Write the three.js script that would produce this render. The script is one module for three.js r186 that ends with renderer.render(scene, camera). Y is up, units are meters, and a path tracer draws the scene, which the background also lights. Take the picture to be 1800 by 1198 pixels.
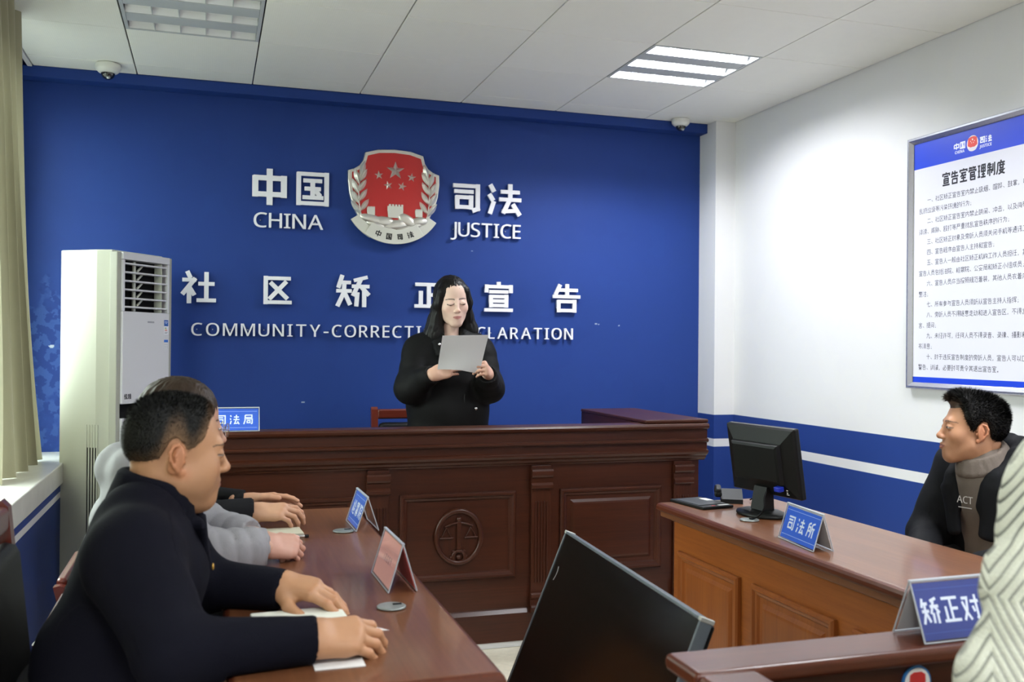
import * as THREE from 'three';
import { RoundedBoxGeometry } from 'three/addons/geometries/RoundedBoxGeometry.js';
import { mergeGeometries, mergeVertices, toCreasedNormals } from 'three/addons/utils/BufferGeometryUtils.js';
import { ImprovedNoise } from 'three/addons/math/ImprovedNoise.js';
import { FontLoader } from 'three/addons/loaders/FontLoader.js';
import { TextGeometry } from 'three/addons/geometries/TextGeometry.js';
import { RectAreaLightUniformsLib } from 'three/addons/lights/RectAreaLightUniformsLib.js';

// ---------------------------------------------------------------- camera, sky, exposure
const scene = new THREE.Scene();
const renderer = new THREE.WebGLRenderer({ antialias: true });
renderer.toneMapping = THREE.LinearToneMapping;
renderer.toneMappingExposure = 1.06;
renderer.shadowMap.enabled = true;
renderer.shadowMap.type = THREE.PCFSoftShadowMap;
RectAreaLightUniformsLib.init();

const camera = new THREE.PerspectiveCamera(2 * Math.atan(599 / 1677.05) * 180 / Math.PI, 1800 / 1198, 0.05, 60);
{
  const yaw = 0.306886, pitch = 0.0046517, roll = 0.0087712;
  const f = new THREE.Vector3(Math.sin(yaw) * Math.cos(pitch), Math.sin(pitch), -Math.cos(yaw) * Math.cos(pitch));
  const r0 = new THREE.Vector3(Math.cos(yaw), 0, Math.sin(yaw)), u0 = r0.clone().cross(f);
  const r = r0.clone().multiplyScalar(Math.cos(roll)).addScaledVector(u0, Math.sin(roll));
  const u = u0.clone().multiplyScalar(Math.cos(roll)).addScaledVector(r0, -Math.sin(roll));
  camera.quaternion.setFromRotationMatrix(new THREE.Matrix4().makeBasis(r, u, f.negate()));
  camera.position.set(0.3863, 1.33, 5.6107);
  camera.focus = 3.9;
  camera.userData.fStop = 4.5;
}
scene.background = new THREE.Color().setRGB(7.6, 8.8, 8.1);   // bright overcast winter sky, seen and felt only through the window

const TUBE_POWER = 310;      // radiance of the fluorescent tubes' area lights
// room: x 0 is the first dark ceiling joint, z 0 is the back wall
const ROOM = { left: -0.575, right: 3.592, back: 0, front: 7.5, ceil: 2.772 };
const ROW = (r) => 0.3 + 0.5842 * r;
const R3 = THREE.MathUtils.degToRad;
const V = (x, y, z) => new THREE.Vector3(x, y, z);
// ---------------------------------------------------------------- helpers
const taken = new Map();
function numbered(name) { const n = taken.get(name) ?? 0; taken.set(name, n + 1); return n ? name + '_' + String(n).padStart(3, '0') : name; }
function shade(o) { o.traverse((m) => { if (m.isMesh) { m.castShadow = true; m.receiveShadow = true; } }); return o; }
function thing(name, label, category, [x, y, z] = [0, 0, 0], turn = 0, group) {
  const o = new THREE.Group(); o.name = numbered(name); scene.add(o);
  o.position.set(x, y, z); o.rotation.y = turn; o.userData = { label, category };
  if (group) o.userData.group = group;
  return o;
}
function part(name, geo, material, parent, label) {
  const m = new THREE.Mesh(Array.isArray(geo) ? join(geo) : geo, material);
  m.name = parent === scene ? numbered(name) : name; m.castShadow = m.receiveShadow = true; parent.add(m);
  if (label) m.userData.label = label;
  return m;
}
function single(name, label, category, geo, material, group) {
  const m = part(name, geo, material, scene); m.userData = { label, category }; if (group) m.userData.group = group; return m;
}
function struct(name, geo, material, label, parent = scene) {
  const m = part(name, geo, material, parent);
  if (parent === scene) m.userData = { label, category: name.split('_')[0], kind: 'structure' };
  return m;
}
function flat(g) { const n = g.index ? g.toNonIndexed() : g; for (const k of Object.keys(n.attributes)) if (!['position', 'normal', 'uv'].includes(k)) n.deleteAttribute(k); if (!n.attributes.uv) n.setAttribute('uv', new THREE.BufferAttribute(new Float32Array(n.attributes.position.count * 2), 2)); return n; }
function join(list) { return list.length === 1 ? list[0] : mergeGeometries(list.map(flat)); }
// box-mapped uv in metres; u runs along the grain axis (0 x, 1 y, 2 z) where the face holds it
function uvm(g, grain = 0) {
  g = flat(g); const p = g.attributes.position, n = g.attributes.normal, uv = g.attributes.uv;
  for (let i = 0; i < p.count; i += 3) {
    let ax = 0, ay = 0, az = 0;
    for (let k = 0; k < 3; k++) { ax += Math.abs(n.getX(i + k)); ay += Math.abs(n.getY(i + k)); az += Math.abs(n.getZ(i + k)); }
    const drop = ax >= ay && ax >= az ? 0 : ay >= az ? 1 : 2;
    const rest = [0, 1, 2].filter((a) => a !== drop), first = rest.includes(grain) ? grain : rest[0], second = rest.find((a) => a !== first);
    for (let k = 0; k < 3; k++) { const c = [p.getX(i + k), p.getY(i + k), p.getZ(i + k)]; uv.setXY(i + k, c[first] + 0.37 * c[drop], c[second] + 0.21 * c[drop]); }
  }
  return g;
}
function bx(w, h, d, x = 0, y = 0, z = 0, r = 0.003, grain = 0) {
  const g = r > 0 ? new RoundedBoxGeometry(w, h, d, 1, Math.min(r, w / 2.01, h / 2.01, d / 2.01)) : new THREE.BoxGeometry(w, h, d);
  g.translate(x, y, z); return uvm(g, grain);
}
// box by its corners
const bc = (x0, x1, y0, y1, z0, z1, r = 0.003, grain = 0) => bx(x1 - x0, y1 - y0, z1 - z0, (x0 + x1) / 2, (y0 + y1) / 2, (z0 + z1) / 2, r, grain);
function cyl(r0, r1, h, x, y, z, seg = 24) { const g = new THREE.CylinderGeometry(r0, r1, h, seg); g.translate(x, y, z); return flat(g); }
function rod(a, b, r, seg = 8) {
  const A = V(...a), B = V(...b), g = new THREE.CylinderGeometry(r, r, A.distanceTo(B), seg);
  g.applyQuaternion(new THREE.Quaternion().setFromUnitVectors(V(0, 1, 0), B.clone().sub(A).normalize())); g.translate(...A.add(B).multiplyScalar(0.5).toArray()); return flat(g);
}
function tube(points, r, seg = 40, rad = 8) { return flat(new THREE.TubeGeometry(new THREE.CatmullRomCurve3(points.map((p) => V(...p))), seg, r, rad)); }
function lathe(pts, seg = 40) { return flat(new THREE.LatheGeometry(pts.map((p) => new THREE.Vector2(...p)), seg)); }
// extrude a profile in the (a, b) plane along an axis: profile points [a, b]; along x: a = z, b = y; along z: a = x, b = y
function prismX(profile, x0, x1, grain = 0) {
  const s = new THREE.Shape(profile.map(([a, b]) => new THREE.Vector2(a, b)));
  const g = new THREE.ExtrudeGeometry(s, { depth: x1 - x0, bevelEnabled: false });
  g.applyMatrix4(new THREE.Matrix4().set(0, 0, 1, x0, 0, 1, 0, 0, 1, 0, 0, 0, 0, 0, 0, 1)); fixWind(g); return uvm(g, grain);
}
function prismZ(profile, z0, z1, grain = 2) {
  const s = new THREE.Shape(profile.map(([a, b]) => new THREE.Vector2(a, b)));
  const g = new THREE.ExtrudeGeometry(s, { depth: z1 - z0, bevelEnabled: false }); g.translate(0, 0, z0); return uvm(g, grain);
}
function fixWind(g) {
  const p = g.attributes.position; if (g.index) throw new Error('indexed');
  for (let i = 0; i < p.count; i += 3) for (const k of ['position', 'uv']) { const a = g.attributes[k], n = a.itemSize; for (let c = 0; c < n; c++) { const t = a.array[(i + 1) * n + c]; a.array[(i + 1) * n + c] = a.array[(i + 2) * n + c]; a.array[(i + 2) * n + c] = t; } }
  g.computeVertexNormals();
}
// rectangular stepped panel: steps [inset, height], from the rim to the middle; lies in the xy plane facing +z, centred
function rectLoft(w, h, steps, close = true) {
  const pos = [], ring = ([o, z]) => [[-w / 2 + o, -h / 2 + o, z], [w / 2 - o, -h / 2 + o, z], [w / 2 - o, h / 2 - o, z], [-w / 2 + o, h / 2 - o, z]];
  const tri = (a, b, c) => pos.push(...a, ...b, ...c);
  for (let s = 0; s + 1 < steps.length; s++) { const A = ring(steps[s]), B = ring(steps[s + 1]); for (let k = 0; k < 4; k++) { const n = (k + 1) % 4; tri(A[k], A[n], B[n]); tri(A[k], B[n], B[k]); } }
  if (close) { const B = ring(steps[steps.length - 1]); tri(B[0], B[1], B[2]); tri(B[0], B[2], B[3]); }
  const g = new THREE.BufferGeometry(); g.setAttribute('position', new THREE.Float32BufferAttribute(pos, 3)); g.computeVertexNormals(); return g;
}
const PANEL = [[0, 0], [0, 0.012], [0.006, 0.018], [0.014, 0.018], [0.02, 0.011], [0.028, 0.009], [0.034, 0.002], [0.05, 0.002], [0.062, 0.010], [0.070, 0.011]];
const MOULD = [[0, 0], [0, 0.012], [0.006, 0.018], [0.014, 0.018], [0.02, 0.011], [0.028, 0.009], [0.034, 0.001]];
function place(g, [x, y, z], ry = 0, rx = 0, rz = 0) { g.applyMatrix4(new THREE.Matrix4().compose(V(x, y, z), new THREE.Quaternion().setFromEuler(new THREE.Euler(rx, ry, rz, 'YXZ')), V(1, 1, 1))); return g; }

// ---- noise and textures
const perlin = new ImprovedNoise();
const noise = (x, y, z = 0) => perlin.noise(x, y, z);
const fbm = (x, y, z, o = 4) => { let s = 0, a = 0.5; for (let i = 0; i < o; i++) { s += a * noise(x, y, z + i * 7.3); x *= 2.03; y *= 2.03; z *= 2.03; a *= 0.5; } return s; };
function seeded(s) { return () => { s = (s + 0x6d2b79f5) | 0; let t = Math.imul(s ^ (s >>> 15), 1 | s); t = (t + Math.imul(t ^ (t >>> 7), 61 | t)) ^ t; return ((t ^ (t >>> 14)) >>> 0) / 4294967296; }; }
const rnd = seeded(7);
const toS = (v) => Math.max(0, Math.min(255, Math.round(255 * (v <= 0.0031308 ? 12.92 * v : 1.055 * Math.pow(v, 1 / 2.4) - 0.055))));
// tileable noise by walking a torus is overkill here: mirrored repeat hides the seams
function dataTex(w, h, fn, size, srgb = true) {
  const d = new Uint8Array(w * h * 4);
  for (let j = 0; j < h; j++) for (let i = 0; i < w; i++) { const c = fn(i / w, j / h), k = (j * w + i) * 4; for (let n = 0; n < 3; n++) d[k + n] = srgb ? toS(c[n]) : Math.max(0, Math.min(255, c[n] * 255)); d[k + 3] = 255; }
  const t = new THREE.DataTexture(d, w, h); t.magFilter = t.minFilter = THREE.LinearFilter; t.wrapS = t.wrapT = THREE.MirroredRepeatWrapping;
  if (srgb) t.colorSpace = THREE.SRGBColorSpace; t.repeat.set(1 / size[0], 1 / size[1]); t.needsUpdate = true; return t;
}
const mixc = (a, b, t) => a.map((v, i) => v + (b[i] - v) * t);
function woodTex(dark, light, seed, size = [1.4, 0.7]) {
  return dataTex(512, 512, (u, v) => {
    const x = u * 1.4, y = v * 0.7, w = fbm(x * 1.3 + seed, y * 6, 2.1, 3) * 0.9;
    let g = 0.5 + 0.5 * Math.sin((y * 34 + w * 8 + noise(x * 2, y * 18, seed) * 2));
    g = 0.26 * g + 0.37 + 0.5 * fbm(x * 4, y * 110, seed + 3, 3);
    const pores = noise(x * 26, y * 520, seed) > 0.42 ? -0.16 : 0;
    return mixc(dark, light, Math.max(0, Math.min(1, g + pores)));
  }, size);
}
function speckle(base, amp, freq, size, seed = 0, n = 256) { return dataTex(n, n, (u, v) => { const k = 1 + amp * (noise(u * freq, v * freq, seed) + 0.6 * noise(u * freq * 3.1, v * freq * 3.1, seed + 5)); return base.map((c) => c * k); }, size); }
const rgb = (r, g, b) => new THREE.Color().setRGB(r, g, b);
function std(o) { return new THREE.MeshStandardMaterial({ roughness: 0.6, ...o }); }
function phys(o) { return new THREE.MeshPhysicalMaterial({ roughness: 0.5, ...o }); }

const woodDark = woodTex([0.026, 0.0062, 0.0026], [0.064, 0.0155, 0.0058], 1), woodWarm = woodTex([0.20, 0.052, 0.010], [0.36, 0.108, 0.020], 5), woodTop = woodTex([0.115, 0.042, 0.017], [0.195, 0.074, 0.030], 9);
const M = {
  woodDark: phys({ map: woodDark, roughness: 0.4, specularIntensity: 0.5, clearcoat: 0.22, clearcoatRoughness: 0.2 }),
  woodWarm: phys({ map: woodWarm, roughness: 0.42, specularIntensity: 0.5, clearcoat: 0.2, clearcoatRoughness: 0.3 }),
  woodTop: phys({ map: woodTop, roughness: 0.45, specularIntensity: 0.5, clearcoat: 0.55, clearcoatRoughness: 0.09 }),
  woodEdge: phys({ map: woodTex([0.06, 0.014, 0.006], [0.12, 0.03, 0.012], 13), roughness: 0.36, specularIntensity: 0.5, clearcoat: 0.35, clearcoatRoughness: 0.15 }),
  white: std({ color: rgb(0.78, 0.78, 0.76), roughness: 0.6 }),
  letter: std({ color: rgb(0.86, 0.85, 0.90), roughness: 0.4 }),
  blackPlastic: phys({ color: rgb(0.0075, 0.0082, 0.0082), roughness: 0.4, specularIntensity: 0.45 }),
  blackSoft: phys({ color: rgb(0.006, 0.006, 0.0065), roughness: 0.7, specularIntensity: 0.25 }),
  leather: phys({ color: rgb(0.008, 0.008, 0.008), roughness: 0.42, specularIntensity: 0.4, bumpMap: speckle([0.5, 0.5, 0.5], 0.7, 60, [0.2, 0.2], 3), bumpScale: 0.0006 }),
  silver: std({ color: rgb(0.72, 0.70, 0.63), roughness: 0.3, metalness: 0.8 }),
  silverMatt: std({ color: rgb(0.66, 0.65, 0.58), roughness: 0.5, metalness: 0.25 }),
  chrome: std({ color: rgb(0.7, 0.7, 0.72), roughness: 0.2, metalness: 0.9 }),
  steel: std({ color: rgb(0.5, 0.52, 0.53), roughness: 0.35, metalness: 0.8 }),
  red: std({ color: rgb(0.50, 0.016, 0.014), roughness: 0.35 }),
  ink: std({ color: rgb(0.012, 0.012, 0.012), roughness: 0.6 }),
  paper: std({ color: rgb(0.70, 0.70, 0.69), roughness: 0.85, side: THREE.DoubleSide }),
  paperWhite: std({ color: rgb(0.8, 0.8, 0.78), roughness: 0.85, side: THREE.DoubleSide }),
  acrylic: phys({ color: rgb(0.97, 0.98, 0.99), roughness: 0.05, specularIntensity: 0.45, transmission: 1, thickness: 0, ior: 1.45 }),
  acrylicEdge: std({ color: rgb(0.44, 0.47, 0.51), roughness: 0.25 }),
};
// ---------------------------------------------------------------- lettering: each character as pen strokes on a 100 x 100 field (x right, y down); l / t / e put simpler pieces beside, above or inside one another
const INK = {
  一: '4 52 96 52', 二: '14 24 86 24/3 84 97 84', 三: '10 14 90 14/16 50 84 50/3 88 97 88', 十: '3 44 97 44/50 2 50 98', 口: '10 12 90 12 90 90 10 90 10 12', 日: '18 6 82 6 82 96 18 96 18 6/18 50 82 50',
  土: '12 38 88 38/50 4 50 92/3 92 97 92', 工: '10 12 90 12/50 12 50 88/3 88 97 88', 人: '50 3 47 40 30 75 3 97/50 35 68 72 97 97', 入: '38 4 52 10 58 40 72 72 97 97/54 30 40 66 3 97', 八: '36 14 28 55 4 95/58 10 70 55 97 95',
  六: '46 2 54 18/3 34 97 34/34 50 8 96/64 50 94 96', 七: '3 46 97 30/42 4 42 84 54 94 92 92 95 74', 九: '40 2 38 45 6 97/8 30 70 30 70 86 78 95 96 93 97 74', 四: '8 12 92 12 92 92 8 92 8 12/38 12 34 46 18 66/62 12 62 56 84 60',
  五: '8 8 92 8/46 8 34 92/14 46 80 46 76 92/3 92 97 92', 亻: '68 2 44 40 4 66/44 34 44 98', 彳: '70 2 10 30/74 32 6 68/44 52 44 98', 氵: '14 6 44 22/4 38 34 52/8 96 44 62', 冫: '10 20 50 44/6 92 50 62',
  扌: '6 26 94 26/52 2 52 88 44 96 22 92/4 66 96 46', 讠: '24 4 56 20/6 38 50 38 50 92 84 70', 木: '4 30 96 30/50 2 50 98/48 32 4 84/52 32 96 84', 禾: '80 4 20 14/4 34 96 34/50 10 50 98/48 36 4 84/52 36 96 84',
  火: '50 4 50 40 36 74 4 98/50 44 66 76 97 98/16 30 22 52/86 26 72 50', 宀: '50 0 50 26/8 90 8 34 92 34 92 86', 又: '10 14 82 14 60 58 4 97/14 26 48 66 97 97', 力: '6 30 84 30 78 88 60 94/46 3 42 50 8 97',
  小: '50 3 50 90 34 94/26 36 6 78/74 34 95 76', 心: '10 48 4 84/30 36 30 84 42 95 72 93 78 70/46 8 60 34/78 30 94 70', 止: '52 4 52 92/54 44 90 44/22 36 22 92/3 92 97 92', 辶: '8 8 20 22/3 42 18 42 18 78/2 96 20 80 44 94 97 96',
  月: '22 4 20 66 6 97/22 4 82 4 82 90 68 95/22 34 82 34/22 62 82 62', 立: '48 2 54 18/8 26 92 26/30 40 40 82/72 38 60 90/3 92 97 92', 王: '8 10 92 10/14 48 86 48/50 10 50 90/3 90 97 90', 寸: '4 28 96 28/66 3 66 88 48 94/24 46 40 68',
  门: '14 4 26 18/12 26 12 98/36 10 90 10 90 90 74 94', 广: '50 0 56 14/14 20 97 20/16 20 14 64 2 98', 阝: '14 4 14 98/14 8 74 8 42 42 78 66 44 82', 女: '46 3 26 62 86 97/74 34 56 72 6 97/3 34 97 34', 艹: '3 50 97 50/30 10 30 90/70 10 70 90',
  攵: '34 3 8 44/28 28 96 28/74 28 54 66 4 97/22 36 50 72 97 97', 言: '46 0 54 12/4 22 96 22/20 38 80 38/20 54 80 54/20 70 80 70 80 97 20 97 20 70', 手: '82 4 20 12/12 32 88 32/3 56 97 56/52 10 52 88 36 95',
  见: '18 6 82 6 82 62/18 6 18 62/50 20 46 60 8 97/58 58 58 88 68 95 94 92 95 76', 及: '10 8 66 8 58 38 84 38 60 74 20 97/30 10 26 56 4 96/34 46 60 76 97 97', 乃: '10 8 76 8 62 42 88 42 84 86 64 94/34 10 30 60 6 97',
  衣: '46 2 54 14/3 22 97 22/46 24 4 68/30 46 30 92 52 80/52 40 66 72 97 96/84 40 64 58', 礻: '40 2 56 16/10 26 86 26 6 70/50 52 50 98/58 54 84 72', 矢: '34 2 10 36/24 22 90 22/3 50 97 50/52 22 48 56 6 97/54 56 92 92',
  乔: '84 4 16 14/4 34 96 34/48 14 6 62/54 36 96 60/30 58 24 96/72 54 72 98', 去: '10 24 90 24/50 2 50 50/2 50 98 50/46 52 20 90 82 86/66 68 94 98', 国: '8 6 92 6 92 96 8 96 8 6/26 26 74 26/30 51 70 51/24 78 78 78/50 26 50 78/62 60 70 70',
  中: '8 24 92 24 92 72 8 72 8 24/50 2 50 98', 司: '6 10 90 10 90 88 76 94/10 30 70 30/16 50 66 50 66 84 16 84 16 50', 区: '94 8 8 8 8 94 98 94/80 22 24 80/28 26 84 78', 正: '6 8 94 8/52 8 52 92/54 48 90 48/22 38 22 92/3 92 97 92',
  局: '18 6 88 6 88 32 18 32/18 6 16 60 2 98/28 46 92 46 90 90 78 95/38 62 68 62 68 84 38 84 38 62', 所: '42 6 14 14/14 14 14 50 4 96/14 32 42 32 42 58 14 58/94 4 60 14/60 14 60 50 46 97/60 40 98 40/82 40 82 98',
  宣: '50 0 50 12/6 30 6 13 94 13 94 30/20 31 80 31/22 48 78 48 78 80 22 80 22 48/22 64 78 64/3 96 97 96', 告: '24 4 10 34/20 20 88 20/52 2 52 44/3 44 97 44/20 62 80 62 80 95 20 95 20 62',
  室: '50 0 50 10/6 26 6 12 94 12 94 26/16 32 84 32/44 34 22 54 78 50/66 42 82 56/20 70 80 70/50 54 50 94/4 95 96 95',
  管: '20 2 8 18/16 10 46 10/30 10 34 20/62 2 52 18/58 10 94 10/72 10 78 20/8 40 8 28 92 28 92 40/26 44 74 44 74 62 26 62/26 40 26 98/26 76 80 76 80 96 26 96', 里: '14 6 86 6 86 54 14 54 14 6/14 30 86 30/50 6 50 94/16 74 84 74/3 94 97 94',
  制: '22 4 8 28/16 18 56 18/4 36 60 36/34 2 34 98/12 84 12 54 56 54 56 80/72 12 72 68/92 4 92 90 80 95', 度: '50 0 56 12/14 18 97 18/16 18 14 64 2 98/28 36 96 36/44 24 44 56 76 56 76 24/30 70 84 70 60 88 24 98/36 74 60 88 96 98',
  内: '10 98 10 22 90 22 90 90 74 95/50 2 48 40 22 74/50 40 78 70', 示: '18 10 82 10/3 40 97 40/50 40 50 90 40 95/26 56 8 86/74 56 92 86', 因: '8 6 92 6 92 95 8 95 8 6/20 38 80 38/50 16 46 50 22 82/52 48 78 82',
  华: '36 2 4 36/22 24 22 56/84 8 56 30/62 2 62 44 72 52 94 50/3 72 97 72/50 56 50 98', 壴: '6 12 94 12/50 0 50 24/16 26 84 26/20 40 80 40 80 64 20 64 20 40/28 72 36 90/72 72 64 90/3 94 97 94', 支: '4 24 96 24/50 2 50 44/12 46 82 46 58 74 4 97/18 52 50 78 97 97',
  掌: '50 0 50 14/24 4 34 16/76 4 66 16/8 32 8 20 92 20 92 32/28 32 72 32 72 46 28 46 28 32/78 54 22 58/14 68 86 68/3 82 97 82/50 56 50 94 38 97', 以: '16 10 16 78 46 58/34 24 48 42/82 4 78 50 42 97/66 60 94 94',
  舌: '82 4 18 14/3 34 97 34/50 10 50 56/20 56 80 56 80 96 20 96 20 56', 乚: '20 4 20 82 34 94 90 92 94 72', 等: '20 2 8 18/16 10 46 10/62 2 52 18/58 10 94 10/14 30 86 30/50 20 50 44/3 46 97 46/6 64 94 64/68 50 68 92 52 96/28 72 40 84',
  亏: '16 10 84 10/3 38 97 38/40 38 30 62 82 62 74 92 52 95', 染: '10 4 26 12/4 18 20 26/8 42 24 28/60 2 56 26 34 46/36 16 78 16 78 36 96 38/4 60 96 60/50 48 50 98/48 62 6 92/52 62 94 92', 不: '4 10 96 10/56 12 4 62/52 30 52 98/56 40 94 66',
  竟: '50 0 50 10/12 12 88 12/34 16 40 28/66 16 60 28/3 32 97 32/22 42 78 42 78 66 22 66 22 42/22 54 78 54/40 66 8 97/62 66 62 88 70 95 94 93 95 80', 白: '50 0 40 18/16 20 84 20 84 96 16 96 16 20/16 56 84 56',
  勺: '38 2 6 46/26 22 92 22 86 88 66 94/32 44 58 62', 亍: '10 12 90 12/3 42 97 42/66 42 66 88 46 94', 为: '20 8 34 22/4 30 88 30 82 88 62 94/52 2 46 50 8 97/54 54 68 72', 共: '10 26 90 26/32 4 32 60/68 4 68 60/3 60 97 60/36 68 8 96/64 68 92 96',
  市: '6 22 94 22/50 2 50 22/16 84 16 46 84 46 84 80/50 24 50 98', 击: '14 18 86 18/3 46 97 46/50 2 50 92/14 62 14 94 86 94 86 62', 每: '28 2 8 28/22 14 92 14/24 32 84 32 80 88 66 94/24 32 16 74 90 74/3 54 97 54',
  辱: '6 4 94 4/14 4 10 40 2 56/24 18 82 18/10 32 96 32/26 34 26 58 46 50/50 36 90 56/6 70 94 70/70 58 70 92 52 97/26 78 40 88', 非: '34 2 34 98/66 2 66 98/6 22 34 22/6 48 34 48/2 78 34 72/66 22 94 22/66 48 94 48/66 74 98 74',
  旁: '50 0 50 10/8 14 92 14/30 18 36 28/70 18 64 28/6 44 6 32 94 32 94 44/48 42 52 52/6 56 94 56/42 56 36 80 8 97/40 72 80 72 74 94 56 97', 威: '14 14 94 14/14 14 12 60 2 97/26 34 54 34/40 26 28 62 54 84/52 44 44 70 22 90/62 2 68 50 94 94/90 40 56 94/76 2 88 10',
  办: '8 26 80 26 74 86 56 92/44 3 38 50 8 97/12 44 4 72/84 44 96 70', 殳: '26 6 22 30 6 44/26 6 70 6 70 32 94 36/10 52 80 52 56 78 4 97/20 58 50 80 97 97', 丁: '4 10 96 10/54 10 54 88 34 94',
  严: '6 8 94 8/34 12 34 44/64 12 64 44/16 20 26 38/84 20 74 38/8 46 94 46/14 46 12 70 2 97', 重: '80 2 20 8/4 20 96 20/18 32 82 32 82 62 18 62 18 32/18 47 82 47/50 8 50 94/14 78 86 78/3 94 97 94', 尤: '4 28 96 28/44 2 40 50 6 97/58 28 58 84 68 94 94 92 96 72/70 6 86 18',
  失: '32 2 10 40/24 24 90 24/3 54 97 54/50 4 48 54 6 97/52 56 94 96', 予: '16 6 84 6 56 34/34 22 62 44/3 48 97 48 84 66/52 48 52 90 36 96',
  象: '40 0 14 22/32 8 72 8 56 22/18 24 82 24 82 42 18 42 18 24/50 24 40 46 8 58/42 46 56 70 50 94 34 97/46 56 10 74/52 68 8 90/84 46 58 60/58 56 94 92', 斤: '86 4 30 14/28 14 26 50 4 97/28 42 97 42/68 42 68 98',
  员: '24 6 76 6 76 28 24 28 24 6/16 78 16 40 84 40 84 78/50 50 46 74 8 97/56 76 94 97', 彡: '84 4 20 30/86 32 14 62/92 60 4 96', 页: '4 6 96 6/50 6 42 24/18 74 18 26 82 26 82 74/50 38 46 72 6 97/56 76 94 97',
  关: '28 2 36 20/72 2 62 20/12 26 88 26/3 50 97 50/50 26 48 52 6 97/52 54 94 97', 才: '4 30 96 30/62 4 62 90 44 95/60 32 6 78', 几: '20 8 18 60 4 97/20 8 74 8 74 82 82 94 96 92 97 72',
  甬: '20 4 80 4 56 18/36 10 62 22/14 26 84 26 84 88 72 94/14 26 12 60 8 96/14 48 84 48/14 66 84 66/50 26 50 92', 卂: '6 8 72 8 72 80 82 92 96 78/4 48 60 48/36 8 36 97', 具: '24 66 24 4 76 4 76 66/24 24 76 24/24 44 76 44/3 68 97 68/34 74 8 97/66 74 92 97',
  呈: '20 6 80 6 80 34 20 34 20 6/10 48 90 48/16 70 84 70/50 48 50 94/3 94 97 94', 由: '12 32 88 32 88 94 12 94 12 32/12 62 88 62/50 2 50 94', 主: '44 2 56 14/10 24 90 24/16 56 84 56/50 24 50 92/3 92 97 92',
  寺: '14 16 86 16/50 2 50 36/3 38 97 38/4 58 96 58/68 42 68 90 50 95/24 68 40 82', 舟: '44 2 34 14/20 16 18 62 4 97/20 16 78 16 78 90 64 95/40 26 52 38/3 50 97 50/40 62 52 76', 勾: '34 2 8 42/26 20 92 20 86 88 66 94/50 32 26 68 66 64/58 50 74 76',
  乍: '34 2 6 46/26 22 97 22/42 22 42 98/42 46 90 46/42 70 92 70', 旦: '18 6 82 6 82 70 18 70 18 6/18 38 82 38/3 92 97 92', 壬: '82 4 16 14/3 46 97 46/50 12 50 90/12 90 88 90', 其: '4 18 96 18/28 2 28 66/72 2 72 66/28 34 72 34/28 50 72 50/3 68 97 68/36 74 8 97/64 74 92 97',
  也: '2 52 90 28 84 66 70 68/50 4 50 72/22 24 22 82 32 94 92 92 95 70', 包: '34 2 6 40/26 20 88 20 84 66 68 70/24 40 60 40 60 62 24 62/24 40 24 84 34 95 90 93 94 76', 完: '50 0 50 12/6 30 6 14 94 14 94 30/22 38 78 38/3 56 97 56/36 58 6 97/62 58 62 86 70 95 94 93 96 78',
  佥: '50 2 4 44/50 2 97 44/28 46 72 46/18 58 28 78/48 56 52 76/84 54 70 80/3 94 97 94', 察: '50 0 50 8/6 24 6 10 94 10 94 24/30 18 8 42/24 26 46 26 26 56 6 66/54 24 88 24 52 56/56 30 94 62/28 62 72 62/8 74 92 74/50 74 50 94 40 97/28 80 12 94/72 80 88 94',
  公: '34 4 4 48/62 4 97 46/48 42 22 88 80 84/64 66 86 97', 纟: '50 2 14 34 54 34 10 68 56 60/6 94 62 82', 且: '22 92 22 6 78 6 78 92/22 34 78 34/22 62 78 62/3 93 97 93', 成: '14 20 96 20/14 20 14 60 2 97/14 46 44 46 42 78 30 80/58 2 64 50 94 94/88 38 50 94/76 2 88 12',
  当: '50 0 50 34/18 6 28 26/82 6 70 26/10 38 86 38 86 94 8 94/14 66 86 66', 刀: '8 10 84 10 78 84 58 90/44 10 38 50 6 95', 灬: '14 20 4 90/38 20 42 80/62 20 70 80/86 16 97 84', 夫: '12 20 88 20/3 48 97 48/50 2 48 50 4 97/52 52 96 97',
  㔾: '10 10 84 10 82 50 66 56/12 10 12 82 24 94 90 92 95 74', 着: '28 0 36 12/72 0 62 12/10 16 90 16/16 30 84 30/3 44 97 44/44 16 34 60 6 92/30 56 80 56 80 97 30 97 30 56/30 70 80 70/30 84 80 84',
  装: '10 8 22 22/30 2 30 50/4 46 28 30/44 20 96 20/70 2 70 44/48 44 92 44/50 50 50 56/3 60 97 60/46 60 4 84/30 76 30 97 52 90/54 68 97 97/82 66 66 78',
  整: '4 8 50 8/8 16 46 16 46 28 8 28 8 16/27 0 27 46/24 28 4 46/30 30 48 44/66 0 54 22/60 12 97 12/86 12 72 34 50 46/62 16 94 46/12 54 88 54/50 54 50 94/52 72 84 72/24 66 24 94/3 95 97 95', 吉: '3 20 97 20/50 2 50 44/14 44 86 44/20 60 80 60 80 96 20 96 20 60',
  有: '4 22 96 22/44 2 34 36 4 68/32 98 32 44 80 44 80 90 66 95/32 60 80 60/32 74 80 74', 参: '46 2 24 22 78 18/62 8 82 26/3 36 97 36/50 24 36 48 4 66/52 40 68 54 97 66/62 52 26 68/70 64 20 84/78 76 14 98', 与: '26 2 22 36/24 22 84 22/22 36 88 36 82 88 62 94/4 60 66 60',
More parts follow.
